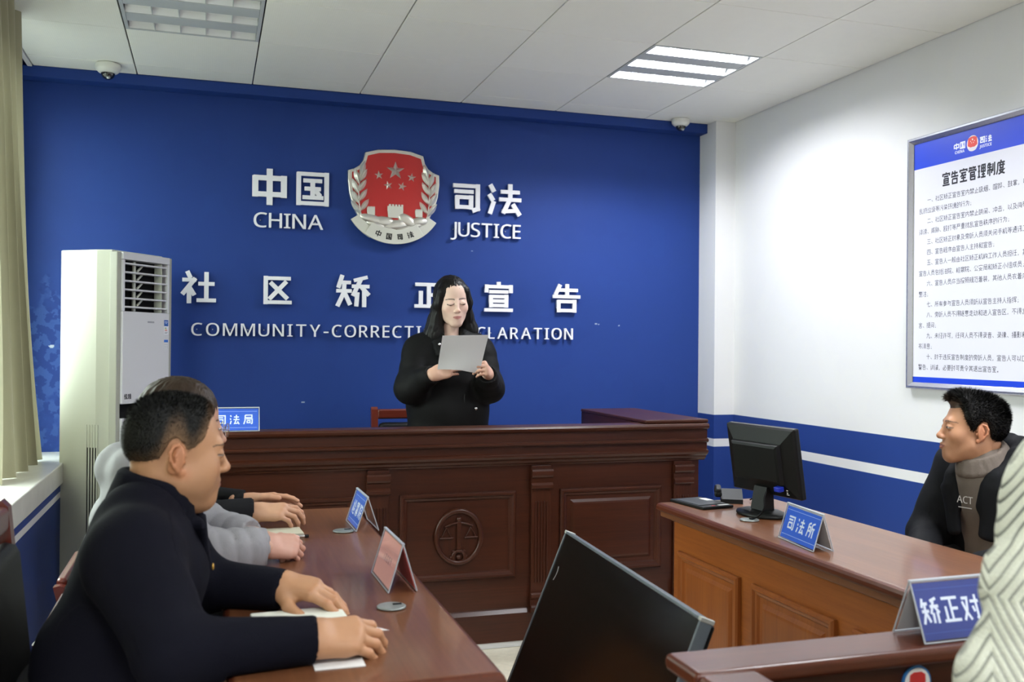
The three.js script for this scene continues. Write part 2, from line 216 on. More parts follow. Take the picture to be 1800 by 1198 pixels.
  旨: '74 6 22 24/22 2 22 34 34 42 92 40 94 28/20 54 80 54 80 96 20 96 20 54/20 74 80 74', 军: '8 26 8 8 92 8 92 24/14 32 86 32/46 18 24 56 84 56/3 76 97 76/54 42 54 98', 㝵: '20 2 80 2 80 34 20 34 20 2/20 18 80 18/8 46 92 46/3 62 97 62/68 48 68 92 50 96/24 70 40 84',
  迶: '6 20 16 34/2 50 18 50 18 76/2 92 20 78 46 94 97 95/34 12 94 12/56 0 46 26 32 40/46 78 46 34 84 34 84 70 72 76/46 48 84 48/46 60 84 60', 音: '50 0 50 10/10 14 90 14/32 18 38 34/68 18 60 34/3 38 97 38/22 50 78 50 78 96 22 96 22 50/22 73 78 73',
  走: '14 16 86 16/50 2 50 38/3 38 97 38/50 38 50 90/52 62 86 62/26 54 22 72 4 97/22 74 50 92 97 96', 云: '14 14 86 14/3 40 97 40/42 42 14 86 84 80/66 62 92 95', 井: '6 28 94 28/3 62 97 62/34 4 32 62 6 97/68 4 68 98', 发: '26 6 18 36 94 36/48 2 40 52 4 96/34 52 82 52 56 80 22 97/38 58 62 80 97 97/68 6 86 22',
  是: '22 2 78 2 78 38 22 38 22 2/22 20 78 20/3 50 97 50/50 50 50 88/52 68 86 68/26 62 22 78 4 97/22 80 50 93 97 96', 未: '14 22 86 22/3 46 97 46/50 2 50 98/48 48 4 90/52 48 96 90', 圣: '6 8 76 8 44 40 6 50/46 30 96 50/12 62 88 62/50 62 50 93/3 94 97 94',
  午: '30 2 8 38/22 22 90 22/3 56 97 56/50 22 50 98', 可: '3 10 97 10/78 10 78 88 60 94/18 32 58 32 58 70 18 70 18 32', 录: '18 6 82 6 82 44/26 26 82 26/3 46 97 46/50 46 50 90 38 95/18 58 30 70/44 74 6 92/80 56 62 68/54 66 94 92',
  聂: '8 4 92 4/26 4 26 46/74 4 74 48/26 18 74 18/26 32 74 32/4 46 96 42/4 58 44 58 24 80 4 97/8 62 48 97/52 58 94 58 72 80 52 97/58 62 97 97', 景: '22 2 78 2 78 30 22 30 22 2/22 16 78 16/50 32 50 40/3 42 97 42/24 52 76 52 76 70 24 70 24 52/50 70 50 94 38 97/28 78 12 94/72 78 90 94',
  布: '4 18 96 18/44 2 32 44 4 66/26 86 26 48 82 48 82 80 70 84/54 34 54 98', 肖: '50 0 50 30/18 6 28 24/82 6 72 24/18 98 18 34 82 34 82 90 68 95/18 54 82 54/18 74 82 74', 自: '50 0 40 14/20 16 80 16 80 97 20 97 20 16/20 42 80 42/20 70 80 70', 于: '14 10 86 10/3 44 97 44/52 10 52 88 32 94',
  韦: '14 18 86 18/8 40 90 40/10 62 88 62 84 84 70 86/50 2 50 98', 反: '90 4 14 14/14 14 14 56 2 97/22 38 82 38 56 76 20 97/30 44 58 76 97 97', 头: '30 4 46 20/16 24 34 40/56 2 54 50 6 97/4 56 96 56/60 64 92 94', 苟: '3 16 97 16/30 2 30 28/70 2 70 28/30 30 6 60/22 44 90 44 86 92 70 96/28 60 62 60 62 84 28 84 28 60',
  川: '16 6 14 60 2 97/50 10 50 84/88 4 88 98', 戒: '4 22 96 22/24 38 24 92 8 97/4 62 44 62/42 40 42 94/58 2 64 56 95 94/88 40 54 92/74 4 86 12', 必: '10 48 4 84/32 30 34 84 46 95 76 93 82 72/40 8 56 26/80 34 96 68/78 4 56 50 8 97',
  要: '6 8 94 8/38 8 38 46/62 8 62 46/14 22 86 22 86 46 14 46 14 22/3 62 97 62/46 48 24 80 84 97/70 62 54 84 8 97', 责: '12 10 88 10/18 24 82 24/50 2 50 38/3 38 97 38/22 82 22 50 78 50 78 82/50 58 46 78 8 97/56 82 92 97', 令: '50 2 4 46/50 2 97 46/46 34 56 48/20 56 78 56 48 82/36 72 60 97',
  艮: '16 6 80 6 80 46 16 46/16 26 80 26/16 6 16 92 50 76/86 52 60 68/44 48 60 74 96 95', 出: '50 2 50 94/16 14 16 46 84 46 84 14/8 58 8 94 92 94 92 58', 忄: '50 2 50 98/16 26 8 54/74 24 90 46', 兑: '24 2 34 16/76 2 66 16/18 22 82 22 82 52 18 52 18 22/36 54 6 97/62 54 62 86 70 95 94 93 96 78',
  牙: '8 8 92 8/20 8 16 44 90 44/62 8 62 92 46 96/58 44 4 86', 隹: '36 2 6 42/24 26 24 98/24 26 96 26/56 2 62 26/24 48 92 48/24 70 92 70/60 26 60 92/24 93 97 93', 监: '18 6 18 46/38 2 38 52/62 2 50 34/58 16 94 16/68 24 82 42/14 92 14 58 86 58 86 92/38 58 38 92/62 58 62 92/3 94 97 94',
  督: '4 14 46 14/26 2 26 44 16 48/26 26 46 26/12 32 4 46/54 8 88 8 52 46/58 14 96 46/22 56 78 56 78 97 22 97 22 56/22 70 78 70/22 84 78 84', 民: '18 8 80 8 80 34 18 34/18 8 18 94 48 82/3 56 90 56/50 34 62 76 86 96 96 78',
  '、': '10 70 34 92', ',': '16 76 24 84 12 98', ';': '20 50 26 56/20 78 26 86 16 98', '。': '12 80 26 80 26 94 12 94 12 80',
};
const MADE = {
  法: 'l氵去32', 社: 'l礻土44', 矫: 'l矢乔46', 理: 'l王里38', 林: 'l木木50', 禁: 't林示52', 吸: 'l口及30', 烟: 'l火因42', 喧: 'l口宣30', 哗: 'l口华30', 鼓: 'l壴支54', 乱: 'l舌乚58', 扔: 'l扌乃38', 垃: 'l土立38', 圾: 'l土及38', 污: 'l氵亏32', 环: 'l王不42', 境: 'l土竟36', 的: 'l白勺48',
  行: 'l彳亍40', 哄: 'l口共30', 冲: 'l冫中28', 侮: 'l亻每30', 诽: 'l讠非32', 谤: 'l讠旁32', 胁: 'l月办40', 殴: 'l区殳48', 打: 'l扌丁40', 扰: 'l扌尤38', 秩: 'l禾失42', 对: 'l又寸46', 听: 'l口斤32', 须: 'l彡页36', 机: 'l木几44', 讯: 'l讠卂34', 程: 'l禾呈42', 持: 'l扌寺38', 和: 'l禾口58',
  般: 'l舟殳48', 构: 'l木勾42', 作: 'l亻乍30', 担: 'l扌旦38', 任: 'l亻壬30', 他: 'l亻也30', 括: 'l扌舌38', 院: 'l阝完34', 检: 'l木佥42', 安: 't宀女34', 组: 'l纟且42', 按: 'l扌安38', 召: 't刀口52', 昭: 'l日召42', 照: 't昭灬72', 规: 'l夫见48', 氾: 'l氵㔾32', 范: 't艹氾28', 洁: 'l氵吉32',
  从: 'l人人48', 指: 'l扌旨38', 挥: 'l扌军38', 得: 'l彳㝵34', 随: 'l阝迶26', 意: 't音心66', 动: 'l云力48', 提: 'l扌是38', 经: 'l纟圣42', 许: 'l讠午34', 何: 'l亻可30', 像: 'l亻象28', 摄: 'l扌聂36', 影: 'l景彡62', 消: 'l氵肖32', 息: 't自心64', 敬: 'l苟攵50', 警: 't敬言50', 训: 'l讠川36', 诫: 'l讠戒32',
  时: 'l日寸42', 悦: 'l忄兑32', 雅: 'l牙隹46',
  闹: 'e门市26,28,78,98', 闭: 'e门才26,26,78,92', 问: 'e门口30,36,72,80', 序: 'e广予24,26,97,98', 应: 'e广小26,30,95,90', 通: 'e辶甬30,0,97,84', 进: 'e辶井30,2,97,84', 违: 'e辶韦30,2,97,86', 退: 'e辶艮32,2,97,84',
};
const glyphs = new Map();
function strokes(ch) {
  if (glyphs.has(ch)) return glyphs.get(ch);
  let out = [];
  const into = (c, x0, y0, x1, y1) => strokes(c).map((s) => s.map(([x, y]) => [x0 + x * (x1 - x0) / 100, y0 + y * (y1 - y0) / 100]));
  if (INK[ch]) out = INK[ch].split('/').map((s) => { const n = s.split(' ').map(Number), p = []; for (let i = 0; i < n.length; i += 2) p.push([n[i], n[i + 1]]); return p; });
  else if (MADE[ch]) {
    const [how, a, b] = MADE[ch], rest = MADE[ch].slice(3);
    if (how === 'l') out = [...into(a, 0, 0, +rest - 3, 100), ...into(b, +rest + 2, 0, 100, 100)];
    else if (how === 't') out = [...into(a, 0, 0, 100, +rest - 3), ...into(b, 0, +rest + 2, 100, 100)];
    else out = [...into(a, 0, 0, 100, 100), ...into(b, ...rest.split(',').map(Number))];
  } else if (ch !== ' ') console.log('no strokes for ' + ch);
  glyphs.set(ch, out); return out;
}
// print a line of characters on a canvas: x, y top left, size in pixels, advance per character
function print(ctx, text, x, y, w, h, adv, weight, color) {
  ctx.strokeStyle = color; ctx.lineWidth = weight; ctx.lineCap = 'butt'; ctx.lineJoin = 'miter';
  for (const ch of text) {
    for (const s of strokes(ch)) { ctx.beginPath(); s.forEach(([a, b], i) => (i ? ctx.lineTo : ctx.moveTo).call(ctx, x + a / 100 * w, y + b / 100 * h)); ctx.stroke(); }
    x += adv;
  }
}
// raised character: bars of width t, depth d, the character's box w x h centred on the origin, back face at z = 0
function glyphGeo(ch, w, h, t, d) {
  const parts = []; let lift = 0;
  for (const s of strokes(ch)) {
    const P = s.map(([x, y]) => [(x / 100 - 0.5) * (w - t * 0.9), (0.5 - y / 100) * (h - t * 0.9)]);
    for (let i = 0; i + 1 < P.length; i++) {
      let [ax, ay] = P[i], [bx_, by] = P[i + 1]; const L = Math.hypot(bx_ - ax, by - ay), ux = (bx_ - ax) / L, uy = (by - ay) / L;
      const e0 = t * (i ? 0.5 : 0.32), e1 = t * (i + 2 < P.length ? 0.5 : 0.32); ax -= ux * e0; ay -= uy * e0; bx_ += ux * e1; by += uy * e1;
      const tt = t * (Math.abs(uy) < 0.3 ? 0.86 : 1), nx = -uy * tt / 2, ny = ux * tt / 2;
      const sh = new THREE.Shape([[ax + nx, ay + ny], [ax - nx, ay - ny], [bx_ - nx, by - ny], [bx_ + nx, by + ny]].map((p) => new THREE.Vector2(...p)));
      parts.push(flat(new THREE.ExtrudeGeometry(sh, { depth: d + lift, bevelEnabled: false }))); lift += 0.00006;
    }
  }
  return join(parts);
}
function canvasTex(w, h, draw) {
  const c = document.createElement('canvas'); c.width = w; c.height = h; const ctx = c.getContext('2d'); draw(ctx, w, h);
  const t = new THREE.CanvasTexture(c); t.colorSpace = THREE.SRGBColorSpace; t.magFilter = THREE.LinearFilter; t.anisotropy = 8; return t;
}
const fontBold = await new FontLoader().loadAsync('fonts/droid/droid_sans_bold.typeface.json'), fontReg = await new FontLoader().loadAsync('fonts/droid/droid_sans_regular.typeface.json');
// ---------------------------------------------------------------- the room
const BLUE = [0.0175, 0.048, 0.228], WHITE = [0.74, 0.74, 0.745];
function uvw(g) { // u = horizontal metres, v = height in metres
  g = flat(g); const p = g.attributes.position, n = g.attributes.normal, uv = g.attributes.uv;
  for (let i = 0; i < p.count; i++) { if (Math.abs(n.getY(i)) > 0.7) uv.setXY(i, p.getX(i), p.getZ(i)); else uv.setXY(i, Math.abs(n.getX(i)) > 0.7 ? p.getZ(i) : p.getX(i), p.getY(i)); }
  return g;
}
const box0 = (x0, x1, y0, y1, z0, z1) => uvw(new THREE.BoxGeometry(x1 - x0, y1 - y0, z1 - z0).translate((x0 + x1) / 2, (y0 + y1) / 2, (z0 + z1) / 2));
const roller = speckle([0.5, 0.5, 0.5], 0.5, 90, [0.4, 0.4], 11);
// blue emulsion with the scuffed, flaking patches by the window corner
const backTex = dataTex(1024, 704, (u, v) => {
  const x = u * 4.2 - 0.6, y = v * 2.96;
  let c = BLUE.map((k) => k * (1 + 0.07 * fbm(x * 3, y * 3, 1.7, 4)));
  const zone = Math.max(0, Math.min(1, (0.02 - x) / 0.35)) * Math.max(0, Math.min(1, (1.75 - y) / 0.35)) * Math.max(0, Math.min(1, (y - 0.55) / 0.2));
  const m = zone > 0 ? fbm(x * 7, y * 6, 4.2, 5) * 1.5 + zone * 0.75 - 0.45 : -1;
  if (m > 0) { const k = Math.min(1, m * 5); c = mixc(c, fbm(x * 22, y * 22, 9.1, 3) > 0.02 ? [0.05, 0.11, 0.34] : [0.014, 0.034, 0.18], k * 0.45); }
  for (const [sx, sy, sr] of [[-0.30, 1.06, 0.022], [2.88, 1.46, 0.006], [2.72, 1.47, 0.008], [2.74, 1.466, 0.006], [1.9, 1.9, 0.005], [0.9, 0.99, 0.008], [-0.42, 1.3, 0.014], [-0.36, 1.12, 0.012]]) if (Math.hypot(x - sx, (y - sy) * 1.6) < sr * (1 + fbm(x * 60, y * 60, 2, 2))) c = [0.42, 0.46, 0.55];
  return c;
}, [4.2, 2.96]); backTex.offset.set(0.6 / 4.2, 0);
const bandTex = (bands) => dataTex(128, 1108, (u, v) => { const y = v * 2.95; let c = WHITE; for (const [a, b, k] of bands) if (y >= a && y < b) c = k; const n = 1 + 0.03 * fbm(u * 5, y * 3, 3, 3); return c.map((q) => q * n); }, [1.7, 2.95]);
M.backPaint = phys({ map: backTex, roughness: 0.55, specularIntensity: 0.35, bumpMap: roller, bumpScale: 0.0006 });
M.beamPaint = phys({ color: rgb(...BLUE), roughness: 0.55, specularIntensity: 0.35 });
M.sidePaint = phys({ specularIntensity: 0.5, map: bandTex([[-1, 0.898, BLUE], [0.696, 0.746, WHITE]]), roughness: 0.55, bumpMap: roller, bumpScale: 0.0005 });
M.sillPaint = phys({ specularIntensity: 0.5, map: bandTex([[-1, 0.64, BLUE], [0.572, 0.600, WHITE]]), roughness: 0.5 });
M.plain = std({ map: speckle(WHITE, 0.03, 12, [1.2, 1.2], 2), roughness: 0.7 });
M.floor = phys({ map: speckle([0.70, 0.64, 0.52], 0.10, 30, [0.8, 0.8], 6), roughness: 0.25 });
M.void = std({ color: rgb(0.03, 0.03, 0.03), roughness: 0.9 });
M.tile = [0, 1, 2].map((k) => std({ map: dataTex(256, 256, (u, v) => { const r = 0.012 * Math.sin(u * 256 * 1.57) + 0.02 * fbm(u * 9, v * 9, k * 5, 3); return [0.89, 0.89, 0.82].map((c) => c * (1 + r - 0.012 * k)); }, [0.6, 0.6]), roughness: 0.75 }));
M.sill = phys({ map: speckle([0.72, 0.71, 0.66], 0.07, 8, [0.9, 0.9], 8), roughness: 0.28 });
M.glass = phys({ color: rgb(1, 1, 1), roughness: 0, transmission: 1, thickness: 0 });
M.frame = std({ color: rgb(0.75, 0.76, 0.76), roughness: 0.4 });

const TOP = 2.95;
struct('floor', box0(-0.9, 3.8, -0.12, 0, -0.2, 7.7), M.floor, 'pale beige polished tile floor of the hearing room');
struct('ground', box0(-40, -0.95, -0.5, -0.4, -30, 40), std({ color: rgb(0.19, 0.19, 0.18), roughness: 0.9 }), 'dark paved ground outside the window');
struct('wall_back', box0(-0.775, 3.8, 0, TOP, -0.2, 0), M.backPaint, 'deep blue painted back wall with raised white lettering');
struct('trim_1', bc(-0.575, 3.45, 2.715, 2.772, 0.0005, 0.1, 0.002), M.beamPaint, 'slim blue beam under the ceiling along the back wall');
struct('wall_right', [box0(3.592, 3.8, 0, TOP, 0, 7.7), box0(3.45, 3.592, 0, 2.7715, 0.0005, 0.21)], M.sidePaint, 'white right wall with corner pier and a blue dado band with a white stripe');
struct('wall_front', box0(-0.775, 3.592, 0, TOP, 7.5, 7.7), M.plain, 'plain white wall behind the seats opposite the blue wall');
// left wall with its window
const WZ0 = 0.2, WZ1 = 4.9, WY0 = 0.76, WY1 = 2.62;
struct('wall_left', [box0(-0.775, -0.575, 0, WY0, 0, 7.5), box0(-0.775, -0.575, WY1, TOP, 0, 7.5), box0(-0.775, -0.575, WY0, WY1, 0, WZ0), box0(-0.775, -0.575, WY0, WY1, WZ1, 7.5)], M.plain, 'white left wall around the long window');
{
  const w = new THREE.Group(); w.name = 'window_1'; w.userData = { label: 'long bright window behind the beige curtain', category: 'window', kind: 'structure' }; scene.add(w);
  const n = 4, step = (WZ1 - WZ0) / n;
  part('window_frame', [bc(-0.70, -0.64, WY0, WY0 + 0.06, WZ0, WZ1), bc(-0.70, -0.64, WY1 - 0.06, WY1, WZ0, WZ1), bc(-0.70, -0.64, WY0 + 0.06, WY1 - 0.06, WZ0, WZ0 + 0.05), bc(-0.70, -0.64, WY0 + 0.06, WY1 - 0.06, WZ1 - 0.05, WZ1)], M.frame, w);
  for (let k = 1; k < n; k++) part('mullion', bc(-0.70, -0.64, WY0 + 0.06, WY1 - 0.06, WZ0 + k * step - 0.03, WZ0 + k * step + 0.03), M.frame, w);
  for (let k = 0; k < n; k++) part('pane', new THREE.PlaneGeometry(step - 0.06, WY1 - WY0 - 0.12).rotateY(Math.PI / 2).translate(-0.67, (WY0 + WY1) / 2, WZ0 + (k + 0.5) * step), M.glass, w);
}
struct('trim_2', box0(-0.5749, -0.30, 0, 0.64, 0.0005, 7.4995), M.sillPaint, 'blue boxed wall under the window sill with a pale stripe');
struct('trim_3', bc(-0.5749, -0.288, 0.6402, 0.74, 0.0005, 7.4995, 0.006), M.sill, 'white stone window sill with a thick front edge');
// suspended ceiling: slab above, one panel per cell
{
  const c = struct('ceiling', box0(-0.775, 3.8, TOP, TOP + 0.12, -0.2, 7.7), M.void, 'suspended ceiling of square pale panels with dark joints');
  const cols = [-0.51]; for (let i = 0; i <= 5; i++) cols.push(0.6 * i); cols.push(3.5915);
  const rows = [0.1005]; for (let r = 0; ROW(r) < 7.3; r++) rows.push(ROW(r)); rows.push(7.499);
  const lampAt = new Set(['1,2', '5,2', '1,6', '5,6', '1,10', '5,10']);
  const cache = new Map();
  for (let i = 0; i + 1 < cols.length; i++) for (let j = 0; j + 1 < rows.length; j++) {
    if (lampAt.has(i + ',' + j)) continue;
    const w = cols[i + 1] - cols[i] - (i + 2 === cols.length ? 0.004 : 0.006), d = rows[j + 1] - rows[j] - 0.0032, key = w.toFixed(3) + d.toFixed(3);
    if (!cache.has(key)) cache.set(key, uvm(new RoundedBoxGeometry(w, 0.014, d, 1, 0.0025), 0));
    const t = part('ceiling_panel', cache.get(key), M.tile[Math.floor(rnd() * 3)], c);
    t.position.set((cols[i] + cols[i + 1]) / 2, 2.772 + 0.007 + rnd() * 0.0012, (rows[j] + rows[j + 1]) / 2);
  }
  part('edge_trim', [bc(-0.535, -0.5115, 2.765, 2.80, 0.101, 7.49), bc(-0.516, -0.5115, 2.80, TOP - 0.001, 0.101, 7.49)], M.white, c);
}
// ---- ceiling lamps: three mirrored troughs with cross blades
M.reflector = std({ color: rgb(0.84, 0.85, 0.86), roughness: 0.4, side: THREE.DoubleSide });
M.lampGrey = std({ color: rgb(0.50, 0.53, 0.54), roughness: 0.5 });
M.tubeOn = std({ color: rgb(0.9, 0.9, 0.9), emissive: rgb(0.92, 0.94, 1.0), emissiveIntensity: 16, roughness: 0.4 });
M.tubeOff = std({ color: rgb(0.8, 0.8, 0.78), roughness: 0.4 });
function ceilingLamp(x0, row, lit, label) {
  const z0 = ROW(row), W = 0.594, D = 0.578, t = thing('ceiling_lamp', label, 'lamp', [x0 + 0.3, 2.772, z0 + 0.2921], 0, 'square louvre lamps in the ceiling');
  const open = 0.115, bar = 0.105, edge = (D - 3 * open - 2 * bar) / 2, H = 0.05;
  part('frame', [bx(W, 0.012, edge, 0, 0.005, -D / 2 + edge / 2, 0.002), bx(W, 0.012, edge, 0, 0.005, D / 2 - edge / 2, 0.002), bx(0.016, 0.012, D - 2 * edge, -W / 2 + 0.008, 0.005, 0, 0.002), bx(0.016, 0.012, D - 2 * edge, W / 2 - 0.008, 0.005, 0, 0.002)], M.lampGrey, t);
  part('housing', [box0(-W / 2, W / 2, 0.085, 0.09, -D / 2, D / 2), box0(-W / 2, -W / 2 + 0.003, 0.011, 0.085, -D / 2, D / 2), box0(W / 2 - 0.003, W / 2, 0.011, 0.085, -D / 2, D / 2), box0(-W / 2, W / 2, 0.011, 0.085, -D / 2, -D / 2 + 0.003), box0(-W / 2, W / 2, 0.011, 0.085, D / 2 - 0.003, D / 2)], M.lampGrey, t);
  for (let k = 0; k < 3; k++) {
    const zc = -D / 2 + edge + open / 2 + k * (open + bar);
    if (k < 2) part('bar', bx(W - 0.034, 0.006, bar, 0, 0.003, zc + (open + bar) / 2, 0.0015), M.lampGrey, t);
    const prof = []; for (let s = 0; s <= 12; s++) { const a = -1 + s / 6; prof.push([zc + a * open / 2, 0.004 + H * Math.pow(1 - a * a, 0.75)]); }
    const outer = prof.map(([a, b]) => [a, b + 0.0015]).reverse();
    part('reflector', prismX([...prof, ...outer], -W / 2 + 0.016, W / 2 - 0.016), M.reflector, t);
    part('tube', new THREE.CylinderGeometry(0.008, 0.008, W - 0.05, 14).rotateZ(Math.PI / 2).translate(0, 0.038, zc), lit ? M.tubeOn : M.tubeOff, t);
    for (let b = 1; b <= 4; b++) part('louvre_blade', bx(0.003, 0.026, open * 0.94, -W / 2 + 0.016 + b * (W - 0.032) / 5, 0.014, zc, 0), M.lampGrey, t);
    if (lit) { const l = new THREE.RectAreaLight(rgb(0.93, 0.95, 1.0), TUBE_POWER, W - 0.06, 0.03); l.position.set(0, 0.028, zc); l.rotation.x = -Math.PI / 2; l.name = 'tube'; t.add(l); }
  }
  return t;
}
ceilingLamp(0, 1, false, 'unlit grey louvre lamp in the ceiling above the air conditioner');
ceilingLamp(2.4, 1, true, 'lit white louvre lamp in the ceiling near the white corner pier');
ceilingLamp(0, 5, false, 'unlit louvre lamp in the ceiling above the left table');
ceilingLamp(2.4, 5, true, 'lit louvre lamp in the ceiling above the right table');
ceilingLamp(0, 9, true, 'lit louvre lamp in the ceiling by the window behind the camera');
ceilingLamp(2.4, 9, true, 'lit louvre lamp in the ceiling at the rear of the room');
// ---- dome cameras
M.domeShell = std({ color: rgb(0.74, 0.74, 0.69), roughness: 0.4 });
M.domeGlass = phys({ color: rgb(0.012, 0.012, 0.013), roughness: 0.08, clearcoat: 1 });
function dome(x, z, s, label) {
  const t = thing('dome_camera', label, 'camera', [x, 2.7715, z], 0, 'dome cameras under the ceiling');
  part('housing', lathe([[0, 0], [0.058, 0], [0.062, -0.006], [0.062, -0.024], [0.058, -0.034], [0.046, -0.046], [0.034, -0.05], [0.034, -0.046], [0, -0.044]].map(([a, b]) => [a * s, b * s])), M.domeShell, t);
  part('dome', lathe([[0.034, -0.046], [0.034, -0.054], [0.030, -0.066], [0.021, -0.076], [0.01, -0.081], [0, -0.082]].map(([a, b]) => [a * s, b * s])), M.domeGlass, t);
  part('lens', new THREE.CylinderGeometry(0.009 * s, 0.011 * s, 0.01 * s, 16).rotateX(0.9).translate(0.004 * s, -0.072 * s, 0.024 * s), M.steel, t);
}
dome(-0.13, 0.26, 1.0, 'white dome camera under the ceiling above the air conditioner');
dome(3.217, 0.175, 0.92, 'white dome camera under the ceiling beside the white corner pier');
// ---- curtains: one gathered by the blue wall, one drawn over the rest of the window outside the picture
for (const [za, zb, name] of [[0, 0, 'beige pleated curtain gathered at the window beside the blue wall'], [2.75, 5.05, 'beige pleated curtain drawn across the near half of the window']]) {
  const nu = zb ? 260 : 150, nv = zb ? 24 : 60, pos = [], idx = [], uvs = [];
  for (let j = 0; j <= nv; j++) for (let i = 0; i <= nu; i++) {
    const u = i / nu, v = j / nv, y = 2.80 - v * 2.055;
    const zf = zb ? za : 0.93 - 0.14 * v - 0.42 * Math.pow(v, 2.4), zn = zb ? zb : 1.62 - 0.36 * Math.pow(v, 0.7);
    const ph = 2 * Math.PI * ((zb ? 14 : 4.2) * u + 0.25 * fbm(u * 3, v * 1.2, 3, 2)), amp = 0.030 + 0.022 * v;
    pos.push(-0.445 + amp * Math.sin(ph) + 0.012 * Math.sin(ph * 2.3 + v * 2) * v, y + 0.012 * fbm(u * 6, v, 8, 2) * v, zf + (zn - zf) * u + 0.018 * Math.cos(ph) * (0.5 + v)); uvs.push(u * 2, v * 2);
  }
  for (let j = 0; j < nv; j++) for (let i = 0; i < nu; i++) { const a = j * (nu + 1) + i; idx.push(a, a + 1, a + nu + 1, a + 1, a + nu + 2, a + nu + 1); }
  const g = new THREE.BufferGeometry(); g.setAttribute('position', new THREE.Float32BufferAttribute(pos, 3)); g.setAttribute('uv', new THREE.Float32BufferAttribute(uvs, 2)); g.setIndex(idx); g.computeVertexNormals();
  const t = thing('curtain', name, 'curtain', [0, 0, 0], 0, 'beige curtains at the window');
  part('cloth', g, M.curtain ??= phys({ color: rgb(0.33, 0.305, 0.21), roughness: 0.85, transmission: 0.3, thickness: 0, side: THREE.DoubleSide, bumpMap: speckle([0.5, 0.5, 0.5], 0.6, 120, [0.3, 0.3], 4), bumpScale: 0.0006 }), t);
  part('rail', zb ? bc(-0.475, -0.43, 2.81, 2.84, 2.4, 5.2) : bc(-0.475, -0.43, 2.81, 2.84, 0.3, 2.39), M.white, t);
}
// ---------------------------------------------------------------- lettering on the blue wall
const LZ = 0.028, LD = 0.016;   // the letters stand off the wall on short pins
function wallChar(ch, x0, x1, y0, y1, t, label) {
  const w = x1 - x0, h = y1 - y0, o = thing('wall_character', label, 'sign letter', [(x0 + x1) / 2, (y0 + y1) / 2, 0], 0, 'raised white characters on the blue wall');
  part('face', glyphGeo(ch, w, h, t, LD).translate(0, 0, LZ - LD), M.letter, o);
  for (const s of strokes(ch).slice(0, 4)) { const [a, b] = s[0], px = (a / 100 - 0.5) * (w - t), py = (0.5 - b / 100) * (h - t); part('pin', rod([px, py, 0.0002], [px, py, LZ - LD], 0.003, 6), M.steel, o); }
}
wallChar('中', 0.594, 0.812, 2.108, 2.330, 0.033, 'white raised Chinese character for middle, leftmost of the top row');
wallChar('国', 0.838, 1.050, 2.118, 2.328, 0.026, 'white raised boxed Chinese character for country, left of the emblem');
wallChar('司', 1.762, 1.960, 2.124, 2.322, 0.027, 'white raised Chinese character directly right of the emblem');
wallChar('法', 1.993, 2.215, 2.120, 2.326, 0.027, 'white raised Chinese character for law at the right end of the top row');
for (const [ch, x0, x1, y0, y1, l] of [['社', 0.228, 0.424, 1.542, 1.734, 'beside the air conditioner, first of the middle row'], ['区', 0.664, 0.838, 1.544, 1.724, 'with a cross in an open box, second of the middle row'], ['矫', 1.079, 1.284, 1.540, 1.738, 'third of the middle row, below the emblem'], ['正', 1.538, 1.722, 1.537, 1.712, 'half hidden by the standing woman'], ['宣', 1.970, 2.168, 1.528, 1.721, 'just right of the standing woman'], ['告', 2.413, 2.612, 1.532, 1.723, 'last of the middle row']])
  wallChar(ch, x0, x1, y0, y1, 0.024, 'white raised Chinese character ' + l);
const ORD = ['first', 'second', 'third', 'fourth', 'fifth'];
function wallWord(text, x0, x1, y0, h, track, font, where) {
  const s = h / (font.data.boundingBox ? 1 : 1);
  const geos = [...text].map((c) => { if (c === ' ') return null; const g = new TextGeometry(c, { font, size: 1, depth: LD / h, curveSegments: 6, bevelEnabled: false }); g.computeBoundingBox(); return g; });
  const cap = new TextGeometry('H', { font, size: 1, depth: 0.1 }); cap.computeBoundingBox(); const k = h / (cap.boundingBox.max.y - cap.boundingBox.min.y);
  const wid = geos.map((g) => (g ? (g.boundingBox.max.x - g.boundingBox.min.x) : 0.22)); const total = wid.reduce((a, b) => a + b, 0), gaps = text.length - 1;
  const sx = (x1 - x0) / (total + gaps * track); let x = x0; const seen = {};
  const many = {}; for (const c of text) many[c] = (many[c] ?? 0) + 1;
  geos.forEach((g, i) => {
    if (g) {
      const c = text[i]; seen[c] = (seen[c] ?? 0) + 1;
      g.translate(-g.boundingBox.min.x, 0, 0); g.scale(sx, k, 1); g.computeBoundingBox(); const d = g.boundingBox.max.z; g.scale(1, 1, LD / d); g.computeVertexNormals();
      const o = thing('wall_letter', 'white raised ' + (c === '-' ? 'hyphen' : (many[c] > 1 ? ORD[seen[c] - 1] + ' ' : '') + 'letter ' + c) + ' of ' + where, 'sign letter', [x, y0, 0], 0, 'raised white letters on the blue wall');
      part('face', flat(g.translate(0, 0, LZ - LD)), M.letter, o);
      g.computeBoundingBox(); const m = (g.boundingBox.max.x) / 2, yy = c === '-' ? h * 0.34 : h * 0.5; part('pin', [rod([m, yy, 0.0002], [m, yy, LZ - LD + 0.001], 0.003, 6)], M.steel, o);
    }
    x += (wid[i] + track) * sx;
  });
}
wallWord('CHINA', 0.617, 1.005, 1.988, 0.083, 0.10, fontReg, 'the word CHINA');
wallWord('JUSTICE', 1.764, 2.206, 1.986, 0.085, 0.10, fontReg, 'the word JUSTICE');
wallWord('COMMUNITY-', 0.288, 1.042, 1.370, 0.070, 0.24, fontReg, 'COMMUNITY in the bottom row');
wallWord('CORRECTION DECLARATION', 1.062, 2.556, 1.370, 0.070, 0.24, fontReg, 'CORRECTION DECLARATION in the bottom row');

